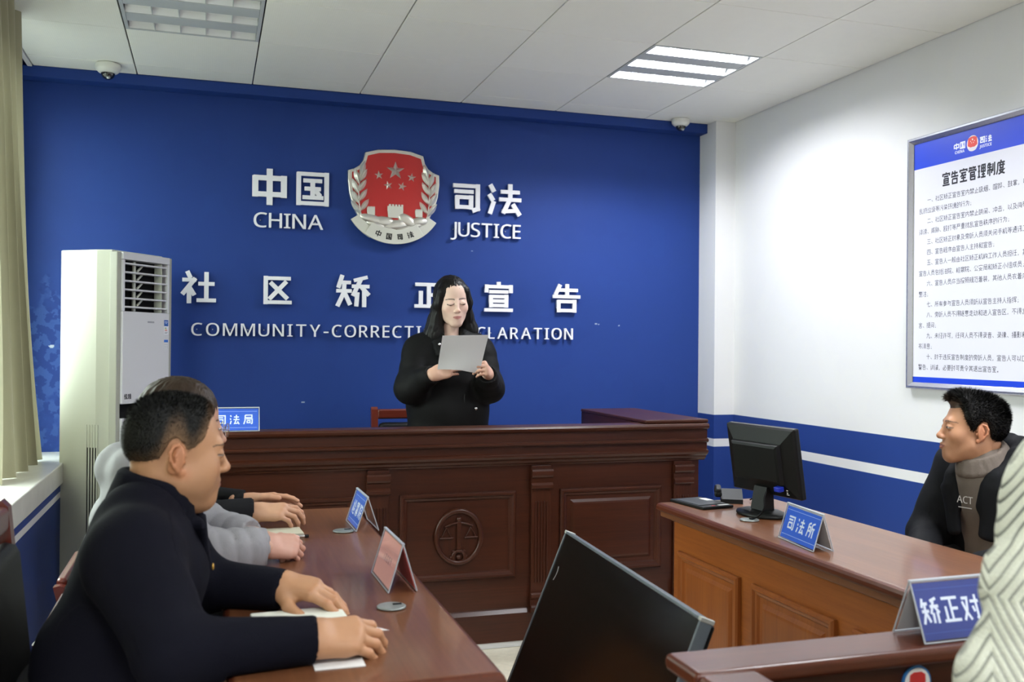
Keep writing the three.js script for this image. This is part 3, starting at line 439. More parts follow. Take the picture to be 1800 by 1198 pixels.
// ---- emblem. u to the right, v up, both -1..1 over 0.272 m
{
  const S = 0.2765, t = thing('emblem', 'red and silver shield emblem with stars, leaves and a ribbon', 'emblem', [1.416, 2.203, 0]);
  const shield = (k, dy = 0) => {
    const P = [[-0.62, 0.90], [-0.36, 0.975], [0, 1.0], [0.36, 0.975], [0.62, 0.90]], Q = [[0.66, 0.74], [0.74, 0.62], [0.86, 0.54], [0.98, 0.50]], Rr = [[0.985, 0.3], [0.95, 0.02], [0.88, -0.22], [0.76, -0.46], [0.58, -0.66], [0.32, -0.82], [0, -0.88]];
    const right = [...P.slice(2), ...Q, ...Rr], left = right.slice(1, -1).reverse().map(([a, b]) => [-a, b]);
    return new THREE.Shape([...right, ...left].map(([a, b]) => new THREE.Vector2(a * k * S, (b * k + dy) * S)));
  };
  const ext = (sh, z, d, b = 0.003) => flat(new THREE.ExtrudeGeometry(sh, { depth: d, bevelEnabled: true, bevelSize: b, bevelThickness: b, bevelSegments: 2, curveSegments: 10 }).translate(0, 0, z));
  part('backing', ext(shield(0.985), 0.004, 0.03, 0.004), M.silver, t, 'silver shield rim');
  part('field', ext(shield(0.915, 0.005), 0.0375, 0.0025, 0.001), M.red, t, 'red enamel field');
  const star = (r, cx, cy, rot) => { // faceted five-pointed star
    const pos = [], z0 = 0.041, top = [cx * S, cy * S, z0 + r * S * 0.34]; const pt = (i) => { const a = Math.PI / 2 + rot + i * Math.PI / 5, q = (i % 2 ? 0.4 : 1) * r * S; return [cx * S + q * Math.cos(a), cy * S + q * Math.sin(a), z0]; };
    for (let i = 0; i < 10; i++) pos.push(...pt(i), ...pt((i + 1) % 10), ...top); const g = new THREE.BufferGeometry(); g.setAttribute('position', new THREE.Float32BufferAttribute(pos, 3)); g.computeVertexNormals(); return flat(g);
  };
  part('star', star(0.20, 0.02, 0.545, 0), M.silver, t, 'large silver star');
  for (const [x, y, r] of [[-0.335, 0.43, 0.1], [0.37, 0.42, -0.1], [-0.135, 0.225, 0.25], [0.165, 0.22, -0.25]]) part('star', star(0.098, x, y, r), M.silver, t);
  const leaf = (x, y, ang, L, Wd) => { // ridged lens-shaped leaf
    const pos = [], n = 8, pt = (s, side) => { const a = s * L, q = side * Wd * Math.pow(Math.sin(Math.PI * Math.min(1, s * 0.96 + 0.02)), 0.8); return [a * Math.cos(ang) - q * Math.sin(ang), a * Math.sin(ang) + q * Math.cos(ang)]; };
    const p3 = (s, side, z) => { const [a, b] = pt(s, side); return [(x + a) * S, (y + b) * S, z]; };
    for (let i = 0; i < n; i++) { const s0 = i / n, s1 = (i + 1) / n; for (const sd of [-1, 1]) { const A = p3(s0, 0, 0.060), B = p3(s1, 0, 0.060), C = p3(s1, sd, 0.042), D = p3(s0, sd, 0.042); if (sd > 0) pos.push(...A, ...B, ...C, ...A, ...C, ...D); else pos.push(...A, ...C, ...B, ...A, ...D, ...C); } }
    const g = new THREE.BufferGeometry(); g.setAttribute('position', new THREE.Float32BufferAttribute(pos, 3)); g.computeVertexNormals(); return flat(g);
  };
  M.leafSilver = std({ color: rgb(0.78, 0.76, 0.70), roughness: 0.32, metalness: 0.6, side: THREE.DoubleSide });
  for (const s of [-1, 1]) {
    const sx = (y) => 0.665 + 0.115 * Math.cos((y - 0.02) * 2.2) - 0.02;
    const stem = []; for (let k = 0; k <= 8; k++) { const y = -0.46 + k * 0.105; stem.push([sx(y) * s * S, y * S, 0.046]); }
    part('stem', tube(stem, 0.0035, 24, 6), M.leafSilver, t);
    for (let k = 0; k < 4; k++) { const y = -0.40 + k * 0.205; part('leaf', leaf(s * sx(y), y, Math.PI / 2 - s * (0.66 - k * 0.12), 0.34, 0.060), M.leafSilver, t); part('leaf', leaf(s * sx(y + 0.05), y + 0.05, Math.PI / 2 + s * (0.60 - k * 0.03), 0.31, 0.055), M.leafSilver, t); }
    part('leaf', leaf(s * sx(0.36), 0.36, Math.PI / 2 + s * 0.26, 0.36, 0.060), M.leafSilver, t);
  }
  // wall towers and hills
  const tower = (x, y, w, h) => { const sh = new THREE.Shape(); sh.moveTo((x - w * 0.44) * S, y * S); sh.lineTo((x + w * 0.5) * S, y * S); sh.lineTo((x + w * 0.5) * S, (y + h) * S); const n = 5; for (let i = 0; i < n; i++) { const a = x + w * 0.5 - w * (i / n), b = a - w / n / 2, c = a - w / n; sh.lineTo(a * S, (y + h) * S); sh.lineTo(b * S, (y + h) * S); sh.lineTo(b * S, (y + h * 0.86) * S); sh.lineTo(c * S, (y + h * 0.86) * S); } sh.lineTo((x - w * 0.5) * S, (y + h * 0.6) * S); return ext(sh, 0.040, 0.008, 0.0012); };
  part('tower', tower(0.02, -0.46, 0.33, 0.28), M.silverMatt, t); part('tower', tower(-0.50, -0.42, 0.16, 0.17), M.silverMatt, t); part('tower', tower(0.53, -0.42, 0.15, 0.16), M.silverMatt, t);
  for (const [x, y, rx, ry, rz] of [[-0.45, -0.52, 0.30, 0.10, -0.25], [-0.22, -0.56, 0.26, 0.12, -0.1], [-0.36, -0.64, 0.26, 0.08, -0.3], [0.30, -0.52, 0.26, 0.12, -0.55], [0.52, -0.53, 0.22, 0.10, 0.2], [0.42, -0.64, 0.24, 0.07, 0.4], [0.02, -0.62, 0.30, 0.12, 0.15], [-0.10, -0.72, 0.26, 0.07, -0.35], [0.22, -0.70, 0.22, 0.08, 0.35], [0.10, -0.76, 0.18, 0.05, 0.2]]) { const g = new THREE.SphereGeometry(1, 24, 12); g.scale(rx * S, ry * S, 0.016); g.rotateZ(rz); g.translate(x * S, y * S, 0.042); part('hill', flat(g), M.silver, t); }
  // ribbon: a lower arc in front and two folded ends
  const arc = (a0, a1, r0, r1, cy, z, d) => { const sh = new THREE.Shape(); const n = 20; for (let i = 0; i <= n; i++) { const a = a0 + (a1 - a0) * i / n; const m = i ? 'lineTo' : 'moveTo'; sh[m](r1 * Math.sin(a) * S, (cy - r1 * Math.cos(a)) * S); } for (let i = n; i >= 0; i--) { const a = a0 + (a1 - a0) * i / n; sh.lineTo(r0 * Math.sin(a) * S, (cy - r0 * Math.cos(a)) * S); } return ext(sh, z, d, 0.002); };
  part('ribbon_end', arc(-1.0, -0.50, 0.88, 1.08, 0.05, 0.034, 0.010), M.silverMatt, t); part('ribbon_end', arc(0.50, 1.0, 0.88, 1.08, 0.05, 0.034, 0.010), M.silverMatt, t);
  part('ribbon', arc(-0.60, 0.60, 0.83, 1.12, 0.10, 0.046, 0.010), M.silverMatt, t);
  [...'中国司法'].forEach((c, i) => { const a = -0.36 + i * 0.24, r = 0.975; const g = glyphGeo(c, 0.038, 0.04, 0.0062, 0.001); g.rotateZ(a); g.translate(r * Math.sin(a) * S, (0.10 - r * Math.cos(a)) * S, 0.0582); part('character', g, M.ink, t); });
}
// ---------------------------------------------------------------- rule board on the right wall: metal frame, printed sheet
{
  const z0 = 1.826, z1 = 2.63, y0 = 1.143, y1 = 2.33, W = z1 - z0, H = y1 - y0, t = thing('notice_board', 'silver framed notice board of printed rules with blue bands on the white wall', 'notice board', [3.5918, (y0 + y1) / 2, (z0 + z1) / 2], -Math.PI / 2);
  // local: x runs along -z of the room ... the sheet faces -x
  M.alu = std({ color: rgb(0.62, 0.63, 0.70), roughness: 0.25, metalness: 0.85 });
  part('frame', uvm(rectLoft(W, H, [[0, 0], [0, 0.026], [0.004, 0.03], [0.012, 0.03], [0.02, 0.022], [0.026, 0.016], [0.03, 0.013]], false)), M.alu, t);
  const pw = W - 0.056, ph = H - 0.056, PX = 1100, PY = Math.round(PX * ph / pw);
  const lines = [[1, '一、社区矫正宣告室内禁止吸烟、喧哗、鼓掌,以及'], [0, '乱扔垃圾等污染环境的行为;'], [1, '二、社区矫正宣告室内禁止哄闹、冲击,以及侮辱、'], [0, '诽谤、威胁、殴打等严重扰乱宣告秩序的行为;'], [1, '三、社区矫正对象及旁听人员须关闭手机等通讯工具'], [1, '四、宣告程序由宣告人主持和宣告;'], [1, '五、宣告人一般由社区矫正机构工作人员担任,其他'], [0, '宣告人员包括法院、检察院、公安局和矫正小组成员;'], [1, '六、宣告人员应当按照规范着装,其他人员衣着应当'], [0, '整洁;'], [1, '七、所有参与宣告人员须听从宣告主持人指挥;'], [1, '八、旁听人员不得随意走动和进入宣告区,不得发'], [0, '言、提问;'], [1, '九、未经许可,任何人员不得录音、录像、摄影和发'], [0, '布消息;'], [1, '十、对于违反宣告制度的旁听人员,宣告人可以口头'], [0, '警告、训诫,必要时可责令其退出宣告室。']];
  const tex = canvasTex(PX, PY, (c) => {
    c.fillStyle = '#e2e2ee'; c.fillRect(0, 0, PX, PY); const m = PX / pw; // pixels per metre
    c.fillStyle = '#2447d6'; c.fillRect(0, 0, PX, 0.122 * m); c.fillRect(0, PY - 0.028 * m, PX, 0.028 * m);
    const cx = 0.365 * m * (pw / 0.748), k = 0.7, M0 = m;
    c.save(); c.translate(cx * (1 - k), 0.064 * m * (1 - k)); c.scale(k, k);
    c.fillStyle = '#f6e9ea'; c.beginPath(); c.ellipse(cx, 0.064 * m, 0.047 * m, 0.05 * m, 0, 0, 7); c.fill();
    c.fillStyle = '#e8473f'; c.beginPath(); c.moveTo(cx - 0.036 * m, 0.03 * m); c.quadraticCurveTo(cx, 0.012 * m, cx + 0.036 * m, 0.03 * m); c.lineTo(cx + 0.040 * m, 0.075 * m); c.quadraticCurveTo(cx, 0.105 * m, cx - 0.040 * m, 0.075 * m); c.fill();
    c.fillStyle = '#f8e6d8'; for (const [a, b, r] of [[0, 0.04, 0.006], [-0.016, 0.05, 0.003], [0.016, 0.05, 0.003], [-0.008, 0.06, 0.003], [0.008, 0.06, 0.003]]) { c.beginPath(); c.arc(cx + a * m, b * m, r * m, 0, 7); c.fill(); }
    c.fillStyle = '#e9e3ee'; c.beginPath(); c.ellipse(cx, 0.1 * m, 0.032 * m, 0.013 * m, 0, 0, 7); c.fill();
    print(c, '中国', cx - 0.158 * m, 0.038 * m, 0.046 * m, 0.042 * m, 0.052 * m, 0.008 * m, '#f3f5ff'); print(c, '司法', cx + 0.058 * m, 0.038 * m, 0.046 * m, 0.042 * m, 0.052 * m, 0.008 * m, '#f3f5ff');
    c.fillStyle = '#f3f5ff'; c.font = 'bold ' + Math.round(0.026 * m) + 'px sans-serif'; c.textAlign = 'center'; c.fillText('CHINA', cx - 0.108 * m, 0.107 * m); c.fillText('JUSTICE', cx + 0.108 * m, 0.107 * m); c.restore();
    const tw = 0.0525 * m; print(c, '宣告室管理制度', cx - 3.42 * tw, 0.166 * m, 0.046 * m, 0.060 * m, tw, 0.0074 * m, '#22222c');
    const adv = 0.0262 * m * (pw / 0.748), gw = adv * 0.9; let y = 0.262;
    lines.forEach(([ind, s]) => { print(c, s, (0.038 + ind * 0.052) * m, y * m, gw, 0.026 * m, adv, 0.0021 * m, '#4a4a54'); y += 0.0488; });
  });
  const sheet = new THREE.PlaneGeometry(pw, ph); sheet.translate(0, 0, 0.011);
  part('printed_sheet', sheet, phys({ map: tex, roughness: 0.3, clearcoat: 0.3, clearcoatRoughness: 0.2 }), t);
  part('back_panel', bx(W - 0.02, H - 0.02, 0.008, 0, 0, 0.0062, 0), M.white, t);
}
// ---------------------------------------------------------------- judges' bench: raised front with cornice, panels, pilasters; desk behind it
{
  const t = thing('bench', 'large dark red-brown wooden courtroom bench with panelled front and carved scales', 'bench', [1.424, 0, 1.585]);
  const X = 1.167, F = 0; // half length, front face at local z 0
  part('front_board', bc(-X, X, 0.03, 0.80, -0.05, F, 0.002), M.woodDark, t);
  const cornice = [[-0.06, 0.80], [0.012, 0.80], [0.014, 0.806], [0.024, 0.812], [0.028, 0.822], [0.044, 0.832], [0.05, 0.842], [0.05, 0.849], [0.04, 0.852], [0.034, 0.856], [0.034, 0.884], [0.046, 0.886], [0.052, 0.892], [0.052, 0.897], [0.046, 0.903], [0.036, 0.905], [0.036, 0.944], [0.048, 0.948], [0.056, 0.955], [0.058, 0.963], [0.054, 0.971], [0.046, 0.974], [-0.06, 0.974]];
  part('cornice', prismX(cornice, -X - 0.028, X + 0.024), M.woodDark, t);
  // cornice returns and side boards
  for (const s of [-1, 1]) {
    part('side_board', bc(s > 0 ? X - 0.03 : -X, s > 0 ? X : -X + 0.03, 0.03, 0.80, -0.78, -0.051, 0.002, 2), M.woodDark, t);
    const prof = cornice.map(([a, b]) => [a * 0.5, b]);
    const g = prismZ(prof.map(([a, b]) => [s * (X - 0.012 + a + 0.012), b]), -0.80, -0.061); if (s < 0) fixWind(g);
    part('cornice', g, M.woodDark, t);
  }
  part('return_top', bc(X - 0.29, X + 0.035, 0.9745, 0.992, -0.78, 0.03, 0.006, 2), M.woodDark, t, 'dark return shelf at the right end');
  part('return_board', bc(X - 0.285, X - 0.26, 0.03, 0.974, -0.78, -0.062, 0.002, 2), M.woodDark, t);
  part('desk_top', bc(-X + 0.031, X - 0.286, 0.735, 0.765, -0.46, -0.051, 0.004), M.woodTop, t);
  part('plinth', [prismX([[-0.05, 0.028], [0.016, 0.028], [0.016, 0.15], [0.010, 0.158], [0.004, 0.166], [0, 0.17], [-0.05, 0.17]], -X - 0.004, X + 0.004)], M.woodDark, t);
  part('base_strip', bc(-X, X, 0.0005, 0.028, -0.04, 0.012, 0.002), std({ color: rgb(0.62, 0.63, 0.62), roughness: 0.4 }), t, 'pale strip along the floor');
  for (const [x0, x1] of [[0.467, 0.972], [1.165, 1.684], [1.893, 2.392]]) {
    const w = x1 - x0, h = 0.378, cx = (x0 + x1) / 2 - 1.424;
    if (cx > -0.2 && cx < 0.2) part('panel', uvm(rectLoft(w, h, [...MOULD, [0.05, 0.001]], true).translate(cx, 0.499, 0.0003)), M.woodDark, t);
    else part('panel', uvm(rectLoft(w, h, PANEL).translate(cx, 0.499, 0.0003)), M.woodDark, t);
  }
  for (const x of [0.348, 1.07, 1.80, 2.50]) {
    const cx = x - 1.424, w = 0.092, p = part('pilaster', bc(cx - w / 2, cx + w / 2, 0.172, 0.798, 0.0003, 0.018, 0.002, 1), M.woodDark, t);
    for (let k = -2; k <= 2; k++) part('flute', bx(0.0065, 0.36, 0.006, cx + k * 0.0135, 0.46, 0.0205, 0.003, 1), M.woodDark, p);
    const scroll = [[0.0183, 0.694], [0.03, 0.694], [0.036, 0.70], [0.036, 0.712], [0.03, 0.718], [0.026, 0.722], [0.028, 0.742], [0.036, 0.748], [0.04, 0.756], [0.04, 0.774], [0.034, 0.782], [0.0183, 0.784]];
    part('scroll_block', prismX(scroll, cx - w / 2 - 0.004, cx + w / 2 + 0.004), M.woodDark, p);
    part('scroll_foot', prismX(scroll.map(([a, b]) => [a, 0.93 - b]).reverse(), cx - w / 2 - 0.004, cx + w / 2 + 0.004), M.woodDark, p);
  }
  // carved scales roundel
  const ring = new THREE.TorusGeometry(0.106, 0.011, 12, 56); ring.scale(0.94, 1.06, 1); ring.translate(0, 0.499, 0.012);
  const r = part('roundel', flat(ring), M.woodDark, t, 'carved roundel with scales of justice');
  const disc = new THREE.CylinderGeometry(0.106, 0.106, 0.006, 48).rotateX(Math.PI / 2); disc.scale(0.94, 1.06, 1); disc.translate(0, 0.499, 0.004);
  part('disc', flat(disc), M.woodDark, r);
  part('sword', [bx(0.020, 0.125, 0.016, 0, 0.505, 0.014, 0.005), bx(0.028, 0.012, 0.018, 0, 0.438, 0.015, 0.004), flat(new THREE.SphereGeometry(0.013, 14, 10).translate(0, 0.575, 0.014))], M.woodDark, r);
  part('beam', tube([[-0.062, 0.545, 0.012], [-0.03, 0.556, 0.014], [0, 0.56, 0.015], [0.03, 0.556, 0.014], [0.062, 0.545, 0.012]], 0.005, 20), M.woodDark, r);
  for (const s of [-1, 1]) { part('pan', [rod([s * 0.055, 0.540, 0.012], [s * 0.078, 0.495, 0.012], 0.0028), rod([s * 0.055, 0.540, 0.012], [s * 0.03, 0.495, 0.012], 0.0028), rod([s * 0.084, 0.495, 0.012], [s * 0.026, 0.495, 0.012], 0.004)], M.woodDark, r); }
  part('gear', [flat(new THREE.TorusGeometry(0.026, 0.008, 10, 24).translate(0, 0.412, 0.012)), flat(new THREE.SphereGeometry(0.012, 14, 10).translate(0, 0.412, 0.012)), ...[0, 1, 2, 3, 4, 5, 6, 7].map((k) => bx(0.012, 0.012, 0.012, 0.034 * Math.cos(k * Math.PI / 4), 0.412 + 0.034 * Math.sin(k * Math.PI / 4), 0.011, 0.003))], M.woodDark, r);
}
// ---------------------------------------------------------------- side tables
const EDGE = [[0, 0], [0.006, -0.004], [0.010, -0.012], [0.010, -0.022], [0.004, -0.028], [-0.004, -0.032], [-0.008, -0.042], [-0.016, -0.050], [-0.024, -0.056], [-0.034, -0.062]];
// moulded edge ring around a top: x0..x1, z0..z1 at height y
function mouldedTop(x0, x1, z0, z1, y) {
  const g = rectLoft(x1 - x0, z1 - z0, [...EDGE.map(([o, h]) => [-o, h]).reverse(), [0.012, 0.0]], false); g.rotateX(-Math.PI / 2); g.translate((x0 + x1) / 2, y, (z0 + z1) / 2); return uvm(g, 2);
}
{
  const x0 = 1.992, x1 = 2.46, z0 = 2.385, z1 = 3.96, y = 0.75, t = thing('side_table', 'red-brown panelled wooden table at right with a computer screen on it', 'table', [0, 0, 0]);
  part('table_top', bc(x0 + 0.002, x1 - 0.002, y - 0.05, y, z0 + 0.002, z1 - 0.002, 0.002, 2), M.woodTop, t);
  part('moulded_edge', mouldedTop(x0, x1, z0, z1, y - 0.001), M.woodEdge, t);
  const bx0 = x0 + 0.045;
  part('front_board', bc(bx0, bx0 + 0.03, 0.0005, y - 0.051, z0 + 0.03, z1 - 0.03, 0.002, 2), M.woodWarm, t);
  for (const z of [z0 + 0.03, z1 - 0.06]) part('end_board', bc(bx0 + 0.031, x1 - 0.05, 0.0005, y - 0.051, z, z + 0.03, 0.002, 1), M.woodWarm, t);
  for (const [a, b] of [[2.468, 2.885], [2.965, 3.383], [3.463, 3.88]]) { const g = rectLoft(b - a, 0.44, PANEL); g.rotateY(-Math.PI / 2); g.translate(bx0 - 0.0004, 0.365, (a + b) / 2); part('panel', uvm(g, 1), M.woodWarm, t); }
  part('plinth', bc(bx0 - 0.012, bx0 - 0.0005, 0.0005, 0.10, z0 + 0.03, z1 - 0.03, 0.003, 2), M.woodWarm, t);
}
{
  const x0 = 0.43, x1 = 0.884, z0 = 2.2, z1 = 3.985, y = 0.75, t = thing('side_table', 'red-brown wooden table at left where three people sit', 'table', [0, 0, 0]);
  part('table_top', bc(x0 + 0.002, x1 - 0.002, y - 0.05, y, z0 + 0.002, z1 - 0.002, 0.002, 2), M.woodTop, t);
  part('moulded_edge', mouldedTop(x0, x1, z0, z1, y - 0.001), M.woodEdge, t);
  const fx = x1 - 0.045;
  part('front_board', bc(fx - 0.03, fx, 0.0005, y - 0.051, z0 + 0.03, z1 - 0.03, 0.002, 2), M.woodWarm, t);
  for (const z of [z0 + 0.03, z1 - 0.06]) part('end_board', bc(x0 + 0.05, fx - 0.031, 0.0005, y - 0.051, z, z + 0.03, 0.002, 1), M.woodWarm, t);
  for (let k = 0; k < 3; k++) { const g = rectLoft(0.5, 0.44, PANEL); g.rotateY(Math.PI / 2); g.translate(fx + 0.0004, 0.365, z0 + 0.33 + k * 0.56); part('panel', uvm(g, 1), M.woodWarm, t); }
}
function grommet(x, z, label) { const t = thing('cable_grommet', label, 'grommet', [x, 0.75, z], 0, 'round cable covers in the table tops'); part('ring', lathe([[0, 0.0004], [0.032, 0.0004], [0.032, 0.004], [0.030, 0.0052], [0.024, 0.0055], [0.0, 0.0048]]), std({ color: rgb(0.30, 0.33, 0.32), roughness: 0.35, metalness: 0.4 }), t); part('slot', bx(0.02, 0.0012, 0.01, 0.014, 0.0058, -0.008, 0.0005), M.blackSoft, t); }
grommet(0.786, 2.64, 'round grey cable cover beside the blue name plate on the left table');
grommet(0.774, 3.525, 'round grey cable cover beside the pink name plate on the left table');
grommet(2.118, 2.80, 'round grey cable cover under the monitor cable on the right table');

// ---------------------------------------------------------------- dock: low rail on three sides with a notice inside
{
  const t = thing('dock_rail', 'red-brown wooden dock rail in the right foreground', 'rail', [0, 0, 0]);
  const y = 0.78, x0 = 1.172, x1 = 2.25, z0 = 4.05, zr = 4.172, z1 = 4.80, cap = (pts) => pts;
  part('front_cap', bc(x0, x1, y - 0.032, y, z0, zr, 0.012, 0), M.woodEdge, t);
  part('side_cap', bc(x0, x0 + 0.115, y - 0.0325, y - 0.0005, zr + 0.0015, z1, 0.012, 2), M.woodEdge, t);
  part('side_cap', bc(x1 - 0.115, x1, y - 0.0325, y - 0.0005, zr + 0.0015, z1, 0.012, 2), M.woodEdge, t);
  part('front_board', bc(x0 + 0.03, x1 - 0.03, 0.0005, y - 0.0335, z0 + 0.03, zr - 0.02, 0.002, 0), M.woodDark, t);
  part('side_board', bc(x0 + 0.03, x0 + 0.085, 0.0005, y - 0.0335, zr - 0.019, z1 - 0.02, 0.002, 2), M.woodDark, t);
  part('side_board', bc(x1 - 0.085, x1 - 0.03, 0.0005, y - 0.0335, zr - 0.019, z1 - 0.02, 0.002, 2), M.woodDark, t);
  const n = thing('dock_notice', 'white notice with blue border and red emblem inside the dock', 'notice', [1.606, 0.50, zr - 0.0188]);
  const sh = new THREE.Shape(); sh.moveTo(0, 0); sh.lineTo(0.34, 0); sh.lineTo(0.34, 0.20); sh.lineTo(0.06, 0.20); sh.absarc(0.031, 0.214, 0.032, -0.45, Math.PI, false); sh.lineTo(-0.001, 0.0);
  part('board', flat(new THREE.ExtrudeGeometry(sh, { depth: 0.003, bevelEnabled: false })), std({ color: rgb(0.02, 0.16, 0.42), roughness: 0.4 }), n);
  part('sheet', bc(0.005, 0.335, 0.005, 0.195, 0.0031, 0.0036, 0), M.paperWhite, n);
  part('disc', flat(new THREE.CylinderGeometry(0.028, 0.028, 0.0008, 36).rotateX(Math.PI / 2).translate(0.031, 0.214, 0.0044)), M.paperWhite, n);
  const eb = new THREE.Shape([[-0.017, 0.012], [-0.008, 0.017], [0.008, 0.017], [0.017, 0.012], [0.018, -0.002], [0.011, -0.012], [-0.011, -0.012], [-0.018, -0.002]].map((p) => new THREE.Vector2(...p)));
  part('emblem', [flat(new THREE.ExtrudeGeometry(eb, { depth: 0.0006, bevelEnabled: false }).translate(0.031, 0.218, 0.005)), bx(0.018, 0.006, 0.0006, 0.031, 0.1945, 0.0052, 0)], std({ color: rgb(0.55, 0.03, 0.03), roughness: 0.5 }), n, 'red emblem');
}
// ---------------------------------------------------------------- name plates: folded clear acrylic with a printed card
function cardTex(bg, ink, text, lines, sx = 0.6, small = false) {
  return canvasTex(512, 256, (c, w, h) => {
    c.fillStyle = bg; c.fillRect(0, 0, w, h);
    if (lines) { c.fillStyle = lines; c.fillRect(12, 30, w - 24, 3); c.fillRect(12, h - 33, w - 24, 3); }
    const n = text.length, s = small ? 40 : n > 3 ? 106 : 104, adv = small ? 48 : n > 3 ? 122 : (w * 0.86) / n, x = w / 2 - adv * n / 2 + (adv - s) / 2;
    print(c, text, x, h / 2 - s * 0.56, s, s * 1.12, adv, small ? 4 : 14, ink);
  });
}
function namePlate(label, [x, y, z], turn, { w = 0.2, h = 0.105, spread = 0.07, bg = '#2f63d8', ink = '#eef3ff', text, lines = '#cfe0ff', back, small }) {
  const t = thing('name_plate', label, 'name plate', [x, y + 0.0006, z], turn, 'folded acrylic name plates');
  const a = Math.atan2(spread / 2, h), L = Math.hypot(h, spread / 2);
  for (const s of [1, -1]) {
    const g = new THREE.BoxGeometry(w, L, 0.0022); g.translate(0, L / 2, 0); g.applyMatrix4(new THREE.Matrix4().makeRotationX(-s * a)); g.translate(0, 0.0012, s * spread / 2);
    part('clear_leaf', flat(g), M.acrylic, t);
    const e = []; for (const q of [-1, 1]) { const b = bx(0.0028, L, 0.0032, q * (w / 2), L / 2, 0, 0.001); b.applyMatrix4(new THREE.Matrix4().makeRotationX(-s * a)); b.translate(0, 0.0012, s * spread / 2); e.push(b); }
    { const b = bx(w, 0.003, 0.0034, 0, 0.0008, 0, 0.001); b.applyMatrix4(new THREE.Matrix4().makeRotationX(-s * a)); b.translate(0, 0.0012, s * spread / 2); e.push(b); }
    part('polished_edge', e, M.acrylicEdge, t);
    const has = s > 0 ? text : back; if (!has) continue;
    const c = new THREE.BoxGeometry(w - 0.008, L - 0.010, 0.0006); c.translate(0, L / 2, -s * 0.0022); c.applyMatrix4(new THREE.Matrix4().makeRotationX(-s * a)); c.translate(0, 0.0012, s * spread / 2);
    if (s > 0) { const m = std({ map: cardTex(bg, ink, text, lines, 0.6, small), roughness: 0.5 }); part('card', c, [M.plainCard ??= std({ color: rgb(0.62, 0.64, 0.66), roughness: 0.6 }), M.plainCard, M.plainCard, M.plainCard, m, M.plainCard], t); }
    else part('card', flat(c), std({ color: rgb(...back), roughness: 0.6 }), t);
  }
  part('ridge', bx(w + 0.003, 0.005, 0.0075, 0, h + 0.0002, 0, 0.0015), M.acrylicEdge, t);
  return t;
}
namePlate('blue name plate standing on the bench top at left', [0.486, 0.974, 1.60], 0, { text: '司法局', w: 0.19, h: 0.094, spread: 0.062 });
namePlate('blue name plate standing on the left table near its far end', [0.856, 0.75, 2.56], -Math.PI / 2 + 0.02, { text: '检察院', w: 0.2, h: 0.105, bg: '#3569d6' });
namePlate('pink name plate standing on the left table', [0.820, 0.75, 3.30], -Math.PI / 2 + 0.02, { text: '人民监督员', bg: '#ffb6b0', ink: '#a05a60', lines: null, small: true, back: [0.62, 0.12, 0.11], w: 0.215, h: 0.112, spread: 0.068 });
namePlate('blue name plate standing on the right table in front of the monitor', [2.068, 0.75, 3.185], -Math.PI / 2 - 0.12, { text: '司法所', back: [0.55, 0.55, 0.55], w: 0.215, h: 0.105, spread: 0.062, bg: '#2a62d8' });
namePlate('dark blue name plate on the dock rail partly behind the knitted sweater', [1.763, 0.78, 4.108], 0.02, { text: '矫正对象', back: [0.5, 0.5, 0.5], w: 0.21, h: 0.108, spread: 0.085, bg: '#0b2a86', ink: '#eef3ff', lines: '#2f52b0' });

// ---------------------------------------------------------------- monitor on the right table
{
  const t = thing('monitor', 'black computer monitor seen from behind on the right table', 'monitor', [2.215, 0.7505, 2.72], -Math.PI / 2 + 0.16);
  // local +z is the back of the monitor (towards the camera side), x to the right seen from behind
  part('base', lathe([[0, 0], [0.076, 0], [0.08, 0.004], [0.078, 0.012], [0.06, 0.019], [0, 0.022]], 48).scale(1.28, 1, 0.92), M.blackPlastic, t);
  const neck = prismX([[-0.028, 0.016], [0.022, 0.018], [0.006, 0.10], [-0.022, 0.10]], -0.032, 0.032); part('neck', neck, M.blackPlastic, t);
  const head = new THREE.Group(); head.name = 'head'; head.position.set(0, 0.19, -0.004); head.rotation.x = 0.16; t.add(head);
  part('bezel', bx(0.34, 0.242, 0.022, 0, 0, -0.012, 0.006), M.blackPlastic, head);
  const hump = rectLoft(0.34, 0.242, [[0.0015, -0.001], [0.006, 0.006], [0.052, 0.022], [0.056, 0.036], [0.064, 0.04]]); part('rear_shell', uvm(hump), M.blackPlastic, head);
  part('screen', bx(0.318, 0.213, 0.002, 0, 0.004, -0.0238, 0), std({ color: rgb(0.01, 0.01, 0.012), roughness: 0.15 }), head);
  part('plug', bx(0.03, 0.018, 0.022, 0.10, -0.082, 0.032, 0.004), std({ color: rgb(0.01, 0.03, 0.42), roughness: 0.4 }), head, 'blue video plug');
  part('port_label', [bx(0.008, 0.003, 0.0006, 0.128, -0.086, 0.0215, 0), bx(0.006, 0.004, 0.0006, 0.128, -0.094, 0.0215, 0), bx(0.012, 0.002, 0.0006, 0.13, -0.1, 0.0215, 0)], M.white, head);
  single('monitor_cable', 'thin black cable curving from the monitor plug to the cable cover', 'cable', tube([[2.165, 0.848, 2.825], [2.150, 0.83, 2.838], [2.142, 0.80, 2.85], [2.132, 0.775, 2.84], [2.122, 0.7585, 2.815], [2.119, 0.757, 2.80]], 0.0028, 40), M.blackSoft);
}
